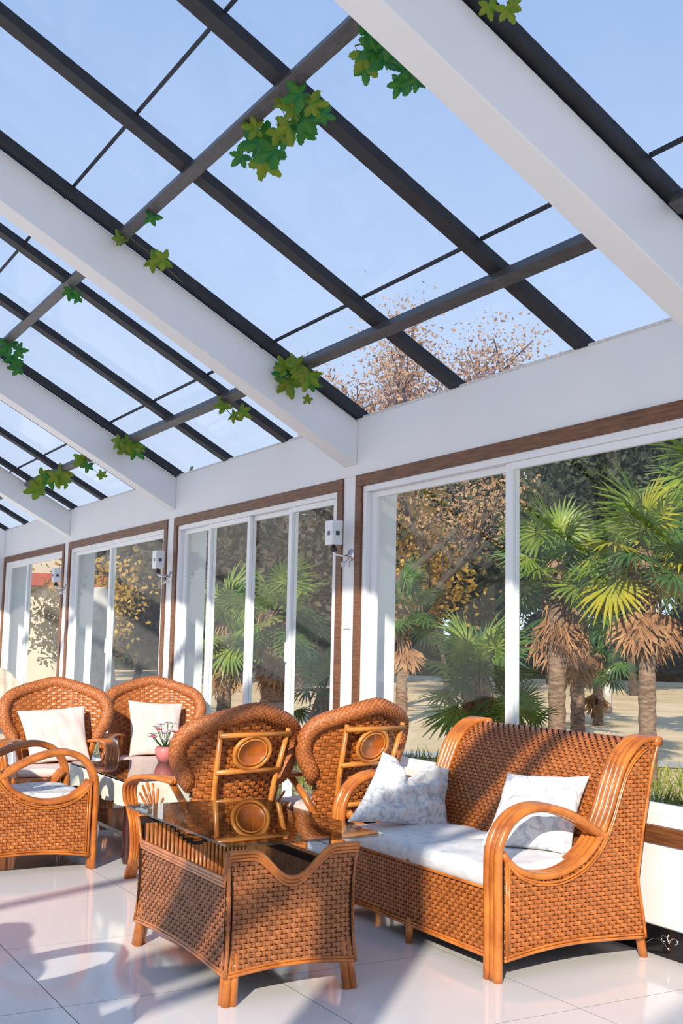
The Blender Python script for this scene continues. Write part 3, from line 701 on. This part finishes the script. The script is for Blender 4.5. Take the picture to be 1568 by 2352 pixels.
# ---- pale covered chair at the far left
q = onY(14, 1524, 12.2); wc = thing('covered_chair', 'cream fabric covered chair with rounded back behind the wing chairs', 'chair', (onY(40, 1560, 12.2)[0]-.11, 12.2, 0), math.radians(-165))
def cov(u, v):
    x = (u-.29); w = .29; zt = 1.13-.22*np.abs(x/w)**2.6
    return np.stack([x*(1+.08*np.sin(v*5)), -.20-.10*v+.10*(x/w)**2+.006*np.sin(u*70), .40+(zt-.40)*v/.7], -1)
uu, vv = np.meshgrid(np.linspace(0, .58, 33), np.linspace(0, .7, 25), indexing='ij')
f_ = cov(uu, vv).reshape(-1, 3); b_ = (cov(uu, vv)+np.array([0, -.05, 0])).reshape(-1, 3); nq = 33*25; fs_ = []
for i in range(32):
    for j in range(24):
        a = i*25+j; fs_.append((a, a+25, a+26, a+1)); fs_.append((a+nq, a+1+nq, a+26+nq, a+25+nq))
edge = [i*25+24 for i in range(33)]
for a, b in zip(edge[:-1], edge[1:]): fs_.append((a, b, b+nq, a+nq))
for i in range(24): fs_.append((i, i+1, i+1+nq, i+nq)); fs_.append((32*25+i, 32*25+i+nq, 32*25+i+1+nq, 32*25+i+1))
mesh_obj('back_cover', np.concatenate([f_, b_]), fs_, 'cream_cover', wc)
mb = MB()
for z in (.75, .85, .95, 1.05): mb.tube([(x, -.20-.10*(z-.4)/.7*.96+.10*(x/.29)**2+.004-.056, z-.2*abs(x/.29)**2) for x in np.linspace(-.26, .26, 20)], .004, 5)
mb.build('seam_lines', 'lamp_dark', wc)
sb = soft_box('seat', -.27, .27, -.22, .26, .38, .46, 'cream_cover', parent=wc)
for sx_ in (-1, 1):
    for sy_ in (-.2, .24): MB().tube([(sx_*.24, sy_, .40), (sx_*.25, sy_*1.05, .2), (sx_*.28, sy_*1.2, 0)], [.016, .013, .012], 8).build('leg', 'white_pvc', wc)

# ---- wall sconces and switch boxes on the columns
def sconce(c, label):
    t = thing('wall_sconce', label, 'wall lamp', (0, c, 2.10), 0, 'sconces on the white columns')
    MB().tube([(-.001, -.04, 0), (-.012, -.04, 0)], .045, 16).build('backplate', 'chrome', t)
    mb = MB(); mb.tube([(-.01, -.04, 0), (-.07, -.03, -.01), (-.12, .0, .0), (-.12, .02, .035)], .009, 8); mb.tube([(-.01, -.04, -.01), (-.06, -.06, -.05), (-.09, -.04, -.09), (-.06, -.01, -.06)], .005, 6)
    mb.build('arm', 'chrome', t)
    mb = MB(); mb.lathe([(.012, 0), (.03, .01), (.02, .03), (.014, .05)], (-.12, .02, .02), 14); mb.build('cup', 'lamp_dark', t)
    a = MB(); a.box(-.165, -.075, -.035, .075, .07, .25); ob = a.build('lamp_shade', 'lamp_glass', t, smooth=False); bevel(ob, .006)
    MB().box(-.168, -.165, .0, .03, .14, .17).build('emblem', 'lamp_dark', ob, smooth=False)
    MB().box(-.135, -.105, -.038, -.035, .14, .17).build('emblem', 'lamp_dark', ob, smooth=False)
    for k in range(5):
        a_ = k*1.26; MB().tube([(-.05+.03*math.cos(a_), -.04+.03*math.sin(a_), -.05), (-.05+.03*math.cos(a_), -.04+.03*math.sin(a_), -.085)], [.006, .002], 6).build('crystal_drop', 'chrome', t)
    sb_ = flatbox('switch_plate', 'white_pvc', None, -.012, -.001, c-.05, c+.05, 1.565, 1.665, bv=.002)
    for z in (1.585, 1.61): MB().box(-.014, -.012, c-.04, c+.04, z, z+.006).build('switch', 'silver', sb_, smooth=False)
    return t, sb_
for c, nm in ((COLS[1], 'between the sliding doors and the large picture window'), (COLS[2], 'at the far end of the four-panel sliding doors'), (COLS[3], 'beside the farthest window bay')):
    t, s_ = sconce(c, 'square glass wall lamp with chrome arm '+nm); tag(s_, 'white switch plate on the column '+nm, 'switch', 'switch plates on the columns')

# ---- ivy on the roof bars
def leaf_mesh(name, m, seed):
    rg = np.random.default_rng(seed); out = []
    for k in range(60):
        a = 2*math.pi*k/60; dg = (math.degrees(a)+180) % 360-180; lob = .34+max(w_*max(0, 1-abs((dg-c_+180) % 360-180)/36) for c_, w_ in ((0, .72), (58, .56), (-58, .56), (118, .40), (-118, .40)))+(.05 if k % 2 else -.02)
        if abs(a-math.pi) < .25: lob *= .45
        out.append((lob*math.cos(a)*.5, lob*math.sin(a)*.5))
    vs_ = [(0, 0, .06)]+[(x, y, .05-.42*(x*x+y*y)+.06*math.sin(5*math.atan2(y, x)+1)+rg.uniform(-.012, .012)) for x, y in out]
    ins = [(x*.5, y*.5, .05+.015*math.cos(5*math.atan2(y, x))) for x, y in out]
    vs_ += ins; n = 60
    fs_ = [(0, 61+k, 61+(k+1) % n) for k in range(n)]+[(61+k, 1+k, 1+(k+1) % n, 61+(k+1) % n) for k in range(n)]
    o = mesh_obj(name, vs_, fs_, m); me = o.data; bpy.data.objects.remove(o); return me
LEAF = [leaf_mesh('leaf', 'ivy', 1), leaf_mesh('leaf', 'ivy_yellow', 2), leaf_mesh('leaf', 'ivy', 3)]
def garland(label, leaves, Z0=3.0, stem=None):
    pts = [onRoof(x, y, Z0-dz) for x, y, s, k, dz in leaves]; base = np.mean(pts, 0); base[2] = max(p[2] for p in pts)
    t = thing('ivy_garland', label, 'ivy', base)
    for (x, y, s, k, dz), p in zip(leaves, pts):
        o = bpy.data.objects.new('leaf', LEAF[k]); COL.objects.link(o); o.parent = t; o.location = Vector(p-base)
        dist = np.linalg.norm(p-CAM); sz = s*dist/F_PX
        rgx = random.uniform
        # leaf blade roughly faces down into the room
        q_ = Vector(CAM-p).normalized().lerp(Vector((rgx(-.6, .6), rgx(-.8, .2), rgx(-.6, .3))), .42).to_track_quat('Z', 'Y')
        o.rotation_mode = 'QUATERNION'; o.rotation_quaternion = q_ @ Euler((0, 0, rgx(0, 6.28))).to_quaternion(); o.scale = (sz*rgx(1.05, 1.35),)*3
    mb = MB(); sp = stem if stem else [(x, y) for x, y, *_ in leaves]
    P_ = [onRoof(x, y, Z0+.015)-base for x, y in sp]
    if len(P_) >= 2: mb.tube(spline(P_, 6*len(P_)) if len(P_) > 2 else P_, .0035, 5)
    for (x, y, s, k, dz), p in zip(leaves, pts):
        n_ = min(P_, key=lambda a: np.linalg.norm(a-(p-base))); mb.tube([n_, (n_+p-base)/2+np.array([0, 0, -.015]), p-base], .002, 4)
    mb.build('stem', 'ivy_stem', t)
    return t
garland('dense green ivy leaves hanging where the upper cross bar meets the wide white rafter',
        [(832, 52, 60, 0, 0), (850, 88, 75, 0, .02), (838, 128, 90, 1, .03), (862, 110, 80, 2, .02), (880, 140, 100, 0, .04), (905, 125, 85, 2, .03), (925, 165, 70, 0, .05), (945, 190, 75, 2, .06), (918, 192, 60, 0, .06), (958, 182, 50, 0, .05), (895, 95, 70, 0, .02), (840, 155, 60, 2, .04)], stem=[(815, 105), (850, 100), (900, 150), (960, 185)])
garland('long ivy cluster wound around the upper cross bar at the middle dark roof bar',
        [(690, 215, 75, 0, 0), (675, 250, 60, 1, .01), (715, 240, 60, 1, .01), (700, 275, 80, 0, .02), (665, 285, 85, 1, .02), (690, 300, 75, 2, .03), (640, 300, 70, 1, .02), (740, 262, 55, 2, .02), (590, 295, 55, 1, .01), (600, 330, 95, 0, .03), (630, 345, 80, 2, .03), (605, 368, 80, 1, .04), (555, 358, 60, 0, .02), (580, 330, 60, 0, .02), (655, 325, 60, 0, .03), (645, 240, 40, 1, .0)], stem=[(720, 225), (660, 275), (600, 325), (555, 350)])
garland('a few small ivy leaves on a pale string beside the white rafter', [(345, 497, 45, 0, 0), (278, 550, 42, 1, .0), (350, 598, 55, 1, .02), (378, 596, 50, 1, .02)], stem=[(345, 500), (300, 545), (330, 570), (365, 600), (420, 650)])
garland('bright green ivy clump hanging at the lower cross bar end over the corner column',
        [(655, 845, 60, 1, .01), (680, 840, 55, 1, .01), (660, 875, 65, 1, .03), (648, 858, 55, 0, .02), (710, 862, 60, 1, .03), (715, 880, 45, 0, .03), (663, 908, 28, 1, .08), (708, 915, 26, 1, .08), (690, 850, 50, 1, .02)], stem=[(690, 840), (665, 860), (700, 875)])
garland('three small ivy leaves under the lower cross bar of the second roof bay', [(515, 935, 42, 1, .02), (535, 955, 34, 1, .03), (555, 945, 40, 1, .03)])
garland('small ivy tuft at the lower cross bar end above the far column', [(275, 1012, 40, 1, .01), (295, 1020, 50, 1, .02), (310, 1032, 46, 0, .02), (285, 1035, 40, 1, .02), (318, 1028, 30, 1, .02)])
garland('bright green ivy leaves on the upper cross bar of the third roof bay', [(22, 795, 45, 0, .0), (40, 805, 40, 0, .01), (28, 830, 45, 2, .02), (42, 845, 40, 0, .03), (8, 812, 34, 0, .01)])
garland('two dark ivy leaves tucked behind the upper cross bar near the second rafter', [(160, 668, 34, 0, .0), (180, 682, 32, 0, .01)])
garland('yellow-green ivy strung along the lower cross bar of the third roof bay',
        [(95, 1092, 40, 1, .01), (88, 1122, 50, 1, .03), (100, 1112, 36, 1, .02), (130, 1092, 46, 1, .01), (145, 1088, 44, 1, .01), (152, 1108, 36, 1, .03), (190, 1058, 44, 1, .0), (202, 1068, 36, 0, .02), (235, 1093, 26, 1, .03), (115, 1098, 40, 0, .01)], stem=[(80, 1110), (130, 1092), (200, 1062)])
garland('pair of light green ivy leaves on the dark bar beyond the wide white rafter', [(1122, 12, 55, 1, .0), (1165, 20, 60, 1, .02), (1180, 8, 40, 1, .01)])

# ================================================================== OUTSIDE
ZG = -.15
grd = struct('ground')
MB().box(.35, 130, -60, 140, ZG-.5, ZG).build('lawn_field', 'lawn', grd, smooth=False)
MB().box(-60, XOPP-.35, -60, 140, ZG-.5, ZG-.02).build('lawn_field', 'lawn', grd, smooth=False)
a_, b_ = onZ(960, 1728, ZG), onZ(1560, 1752, ZG); dr = (b_-a_)/np.linalg.norm(b_-a_); nr = np.array([dr[1], -dr[0], 0])
if nr@CF > 0: nr = -nr
pth = MB(); p0, p1 = a_-dr*18, b_+dr*12
pth.add([p0+[0, 0, .012], p1+[0, 0, .012], p1+nr*.9+[0, 0, .012], p0+nr*.9+[0, 0, .012]], [(0, 1, 2, 3)]); pth.build('garden_path', 'path', grd, smooth=False)
# green grass between the house and the path
n_g = 16000; uu = rng.uniform(.5, 7.5, n_g); vv_ = rng.uniform(3.5, 19, n_g)
keep = ((np.stack([uu, vv_, 0*uu], -1)-p0)@nr > .95); uu, vv_ = uu[keep], vv_[keep]; n_g = len(uu)
ang = rng.uniform(0, 6.28, n_g); hh = rng.uniform(.08, .30, n_g)*(rng.uniform(0, 1, n_g)**.5); w_ = .012; ln = rng.uniform(-.12, .12, (n_g, 2))
v0 = np.stack([uu-w_*np.cos(ang), vv_-w_*np.sin(ang), 0*uu+ZG], -1); v1 = np.stack([uu+w_*np.cos(ang), vv_+w_*np.sin(ang), 0*uu+ZG], -1); v2 = np.stack([uu+ln[:, 0], vv_+ln[:, 1], ZG+hh], -1)
V_ = np.stack([v0, v1, v2], 1).reshape(-1, 3); F_ = np.arange(3*n_g).reshape(-1, 3)
o = mesh_obj('grass', V_, F_, 'green_grass', None, False); o['kind'] = 'stuff'; o['label'] = 'rough green grass growing between the house and the pale path'; o['category'] = 'grass'

# ---- fan palms
def frond_mesh(name, m, seed, droop=.25, dead=False):
    rg = np.random.default_rng(seed); mb = MB(); L = .55
    pet = [(0, 0, 0), (L*.5, 0, .03), (L, 0, 0)]; mb.tube(pet, [.014, .010, .007], 5)
    nl = 30; sp_ = 150 if not dead else 55
    for k in range(nl):
        a = math.radians(-sp_+2*sp_*k/(nl-1)); ln_ = (.62-.12*abs(a)/2.6)*rg.uniform(.88, 1.08); wd = .026
        d = np.array([math.cos(a), math.sin(a), 0]); pr = np.array([-math.sin(a), math.cos(a), 0]); c0 = np.array([L, 0, 0]); seg = []
        for i, t_ in enumerate((0.0, .35, .7, 1.0)):
            w2 = wd*(.5, 1.0, .75, .05)[i]; z = -droop*ln_*t_**2.2*rg.uniform(.7, 1.3)+.02*math.sin(k*2.1); ctr = c0+d*ln_*t_+np.array([0, 0, z])
            if dead: ctr = ctr+pr*rg.uniform(-.09, .09)*t_+np.array([0, 0, rg.uniform(-.1, .1)*t_])
            seg += [ctr+pr*w2+np.array([0, 0, .012*(1-t_)]), ctr, ctr-pr*w2+np.array([0, 0, .012*(1-t_)])]
        mb.add(seg, [(i*3+j, i*3+3+j, i*3+4+j, i*3+1+j) for i in range(3) for j in range(2)])
    o = mb.build(name, m, None, smooth=False); me = o.data; bpy.data.objects.remove(o); return me
FR = {'g': [frond_mesh('frond', 'palm_green', 11), frond_mesh('frond', 'palm_green', 12, .4)], 'd': [frond_mesh('frond', 'palm_dark', 13), frond_mesh('frond', 'palm_dark', 14, .35)],
      'y': [frond_mesh('frond', 'palm_yellow', 15, .3)], 'x': [frond_mesh('dead_frond', 'palm_dead', 16, .15, True), frond_mesh('dead_frond', 'palm_dead', 17, .1, True)]}
def palm(label, base, height, crown, n_live, n_dead, kinds, trunk_r=.13, seed=0, lean=(0, 0), down=-35):
    rg = np.random.default_rng(seed); base = np.array([base[0], base[1], ZG]); t = thing('fan_palm', label, 'palm tree', base)
    if height > .15:
        zz = np.linspace(0, height, 26); rr = [trunk_r*(1.15-.25*z/height)*(1+.06*((i % 2)*2-1)) for i, z in enumerate(zz)]
        MB().tube([(lean[0]*z/height, lean[1]*z/height, z) for z in zz], rr, 12).build('trunk', 'palm_trunk', t)
        # ragged fibre skirt below the crown
        mb = MB()
        for k in range(60):
            a = rg.uniform(0, 6.28); z1 = height*rg.uniform(.62, 1.0); r1 = trunk_r*1.05; ll = rg.uniform(.15, .35)
            p1_ = np.array([lean[0]*z1/height+r1*math.cos(a), lean[1]*z1/height+r1*math.sin(a), z1]); p2 = p1_+np.array([.08*math.cos(a), .08*math.sin(a), -ll])
            mb.tube([p1_, (p1_+p2)/2+np.array([.03*math.cos(a), .03*math.sin(a), 0]), p2], [.014, .012, .004], 4)
        mb.build('fibre', 'palm_dead', t)
    top = np.array([lean[0], lean[1], height])
    for k in range(n_live+n_dead):
        dead = k >= n_live; az = k*2.39996+rg.uniform(-.3, .3)
        el = (78-(78-down)*(k/max(1, n_live-1))**.9 if not dead else rg.uniform(-90, -72)); el = math.radians(el+rg.uniform(-8, 8))
        kk = 'x' if dead else (kinds[int(rg.integers(len(kinds)))] if k < n_live-3 else kinds[-1]); ms = FR[kk]; me = ms[int(rg.integers(len(ms)))]
        o = bpy.data.objects.new(me.name.split('.')[0], me); COL.objects.link(o); o.parent = t; o.location = Vector(top+np.array([0, 0, -.25*k/(n_live+n_dead) - (.1 if dead else 0)]))
        o.rotation_mode = 'QUATERNION'; o.rotation_quaternion = Euler((0, 0, az)).to_quaternion() @ Euler((0, -el, 0)).to_quaternion() @ Euler((rg.uniform(-.5, .5), 0, 0)).to_quaternion()
        o.scale = (crown*rg.uniform(.9, 1.12),)*3
    return t
P = lambda x, d: at(x, 1500, d)
def palm_px(label, x, y_top, dist, *a, **k): p = at(x, y_top, dist); return palm(label, p, p[2]-ZG, *a, **k)
palm_px('tall fan palm with pale bare trunk beside the picture window mullion', 1278, 1285, 15.0, .88, 19, 6, 'gggd', .105, 1, down=-40)
palm_px('tall fan palm with a thick skirt of brown dead fronds and yellowing leaves', 1482, 1262, 14.2, .92, 20, 14, 'ggdgy', .10, 2, down=-45)
palm_px('slender fan palm standing behind the pale-trunked palm', 1325, 1390, 19.5, .9, 12, 4, 'dd', .11, 3)
palm_px('low bushy fan palm growing between the picture window mullion and the wicker chair', 1100, 1555, 12.0, .66, 20, 1, 'ddgg', .08, 4, down=-30)
palm_px('small ground palm with yellow-green leaves behind the sofa back', 1195, 1660, 11.5, .42, 12, 1, 'gdy', .06, 14, down=-10)
palm_px('fan palm with thick dark trunk seen through the middle door panels', 632, 1400, 16.5, .8, 20, 5, 'gggd', .17, 5, down=-45)
palm_px('low dark fan palm behind the door panel next to the picture window', 745, 1580, 14.0, .6, 12, 2, 'dd', .1, 6)
palm_px('fan palm behind the second door panel', 520, 1430, 21.0, .95, 16, 3, 'dgg', .12, 7)
palm_px('short fan palm farther back on the lawn under the tall palms', 1372, 1500, 25.0, .9, 14, 2, 'd', .1, 8)
palm_px('fan palm at the edge of the lawn beside the yellow tree', 925, 1390, 24.0, .95, 14, 3, 'd', .11, 9)
palm_px('large fan palm whose leaves fill the upper corner of the picture window', 1640, 1130, 18.5, 1.15, 18, 3, 'gd', .15, 10)

# ---- broadleaf trees
def tree(label, base, height, rx, leafm, n_leaf, leaf, seed, crown_lo=.25, bark='bark', group='trees beyond the lawn', sparse=False, name='broadleaf_tree', bush=False):
    rg = np.random.default_rng(seed); base = np.array([base[0], base[1], ZG]); t = thing(name, label, 'tree', base, 0, group)
    mb = MB(); ends = []
    def branch(p, d, L, r, lev):
        pts = [p]; q_ = p.copy(); dd = d.copy()
        for i in range(4):
            dd = dd+rg.normal(0, .16, 3); dd[2] += .05; dd /= np.linalg.norm(dd); q_ = q_+dd*L/4; pts.append(q_.copy())
        mb.tube(pts, np.linspace(r, r*.5, 5), 7 if lev < 2 else 4, caps=False)
        if lev >= 3: ends.extend(pts[1:]); return
        for k in range(4 if lev else 5):
            i = rg.integers(1, 5); a = rg.uniform(0, 6.28); s_ = .8 if lev else .9
            nd = dd*.6+np.array([math.cos(a), math.sin(a), rg.uniform(0, .5)])*s_; nd /= np.linalg.norm(nd); branch(pts[i], nd, L*.62, r*.5, lev+1)
        if lev == 2: ends.extend(pts[2:])
    branch(np.zeros(3), np.array([0, 0, 1.0]), height*.45, height*.022, 0)
    E_ = np.array(ends); sc = np.array([rx/max(1e-3, np.abs(E_[:, :2]).max()), rx/max(1e-3, np.abs(E_[:, :2]).max()), (height*.97)/max(1e-3, E_[:, 2].max())])
    E_ = E_*sc; mb.v = [tuple(np.array(v)*sc) for v in mb.v]; mb.build('trunk', bark, t)
    cen = E_[rg.integers(len(E_), size=n_leaf)]+rg.normal(0, height*(.035 if sparse else .07), (n_leaf, 3)); cen = cen[cen[:, 2] > height*crown_lo*rg.uniform(.6, 1, n_leaf)]; n_leaf = len(cen)
    if bush:      # leaves fill a rounded mound down to the ground
        a = rg.normal(0, 1, (n_leaf, 3)); a /= np.linalg.norm(a, axis=1, keepdims=True); a *= rg.uniform(.55, 1, (n_leaf, 1))**.6; a[:, 2] = np.abs(a[:, 2])
        cen = a*np.array([rx, rx*.7, height]); cen[:, 2] *= 1+.12*np.sin(cen[:, 0]*2.1)
    a = rg.normal(0, 1, (n_leaf, 3)); a /= np.linalg.norm(a, axis=1, keepdims=True); b = np.cross(a, rg.normal(0, 1, (n_leaf, 3))); b /= np.linalg.norm(b, axis=1, keepdims=True)
    s_ = leaf*rg.uniform(.6, 1.3, (n_leaf, 1)); V_ = np.stack([cen-a*s_, cen+b*s_*.55, cen+a*s_, cen-b*s_*.55], 1).reshape(-1, 3); F_ = np.arange(4*n_leaf).reshape(-1, 4)
    o = mesh_obj('foliage', V_, F_, leafm, t, False); o['kind'] = 'stuff'
    return t
def tree_px(label, x, y_top, dist, rx, *a, **k): p = at(x, y_top, dist); return tree(label, p, p[2]-ZG, rx, *a, **k)
tree_px('tall thinning autumn tree with tan leaves rising above the roof edge', 885, 645, 27, 4.0, 'leaf_autumn', 22000, .055, 21, .60, sparse=True, name='autumn_tree')
tree_px('golden-leaved tree beyond the lawn by the window column', 1030, 1105, 35, 2.0, 'leaf_gold', 3600, .095, 22, .45)
for i, (x, yt, d, rx, m_, lb) in enumerate([
    (1075, 1000, 42, 2.9, 'leaf_dark', 'dense dark green tree beyond the lawn behind the window mullion'),
    (1450, 960, 42, 2.9, 'leaf_dark', 'broad dark tree beyond the lawn behind the skirted palm'),
    (1825, 980, 42, 2.9, 'leaf_brown', 'brown tree beyond the lawn past the large palm'),
    (700, 1090, 42, 2.9, 'leaf_brown', 'brownish tree behind the door panels next to the picture window'),
    (325, 1210, 42, 2.9, 'leaf_brown', 'brown tree behind the stone lantern'),
    (885, 1040, 52, 3.0, 'leaf_dark', 'dark tree behind the golden tree and the window column'),
    (1260, 960, 52, 3.0, 'leaf_dark', 'tall dark tree behind the pale-trunked palm'),
    (1640, 960, 52, 3.0, 'leaf_dark', 'tall dark tree behind the leaves in the upper window corner'),
    (510, 1130, 52, 3.0, 'leaf_dark', 'dark tree behind the door panels away from the picture window'),
    (415, 1215, 58, 3.2, 'leaf_dark', 'dark tree behind the glass doors over the striped pink cushion'),
    (255, 1235, 50, 2.4, 'leaf_brown', 'brown tree behind the yellow tree of the third window bay'),
    (218, 1262, 22, 1.0, 'leaf_gold', 'yellow tree seen through the third window bay')]):
    tree_px(lb, x, yt, d, rx, m_, 20000 if d > 30 else 3500, .17 if d > 30 else .06, 40+i, .04 if d > 30 else .5)
for i, x in enumerate(range(150, 1760, 160)):
    tree_px('low dense thicket at the far edge of the lawn', x, 1395-(i*37) % 60, 64, 2.3, 'leaf_dark' if i % 3 else 'leaf_brown', 5000, .26, 80+i, .0, group='thicket along the far edge of the lawn', name='thicket_shrub', bush=True)
# pale forked trunk
q = onZ(1392, 1568, ZG); pf = thing('forked_trunk', 'pale bare forked trunk at the far edge of the lawn', 'tree', (q[0]*.6, q[1]*.6+1, ZG))
q = at(1395, 1568, 30); pf.location = (q[0], q[1], ZG)
MB().tube([(0, 0, 0), (0, 0, .5), (.02, 0, 1.1)], [.12, .1, .07], 8).build('trunk', 'pale_bark', pf)
MB().tube([(0, 0, .7), (-.25, .15, 1.0), (-.5, .3, 1.2)], [.07, .05, .03], 6).build('branch', 'pale_bark', pf)
# stone lantern
q = at(320, 1580, 20); sl_ = thing('stone_lantern', 'pale stone garden lantern with a flared roof seen over the wing chair', 'lantern', (q[0], q[1], ZG), 0, None, .62)
MB().lathe([(.25, 0), (.25, .12), (.11, .16), (.10, .55), (.22, .60), (.22, .66)], seg=12).build('pedestal', 'stone', sl_)
MB().box(-.13, .13, -.13, .13, .66, .86).build('light_box', 'stone', sl_, smooth=False)
MB().lathe([(.36, .86), (.34, .90), (.14, 1.02), (.05, 1.08), (.06, 1.14), (.01, 1.2)], seg=6).build('cap', 'stone', sl_, smooth=False)
# beige house with red roof seen through the far bay
q = at(100, 1500, 34); hs = thing('garden_house', 'beige rendered house with red tiled eave seen through the farthest window bay', 'building', (q[0], q[1], ZG), math.radians(-20))
flatbox('wall', 'stucco', hs, -2.2, 1.6, -.1, 5, 0, 3.1, bv=0)
MB().prism([(-2.7, 3.1), (2.1, 3.1), (1.7, 3.45), (-2.3, 3.45)], -.7, 5.5).build('roof_eave', 'red_tile', hs, smooth=False)
flatbox('wall', 'stucco', hs, -1.6, 1.2, .6, 4.6, 3.4, 4.6, bv=0)
wn = flatbox('window', 'lamp_dark', hs, -.9, -.4, -.12, -.1, 1.7, 2.3, bv=0)
q = at(224, 1450, 20); ms_ = thing('white_stone', 'upright white garden stone seen through the third window bay', 'stone', (q[0], q[1], ZG))
MB().tube([(0, 0, 0), (.03, 0, .6), (-.02, .02, 1.4), (.04, 0, 2.0), (.0, 0, 2.5)], [.32, .36, .30, .26, .12], 9).build('stone', 'stone', ms_)
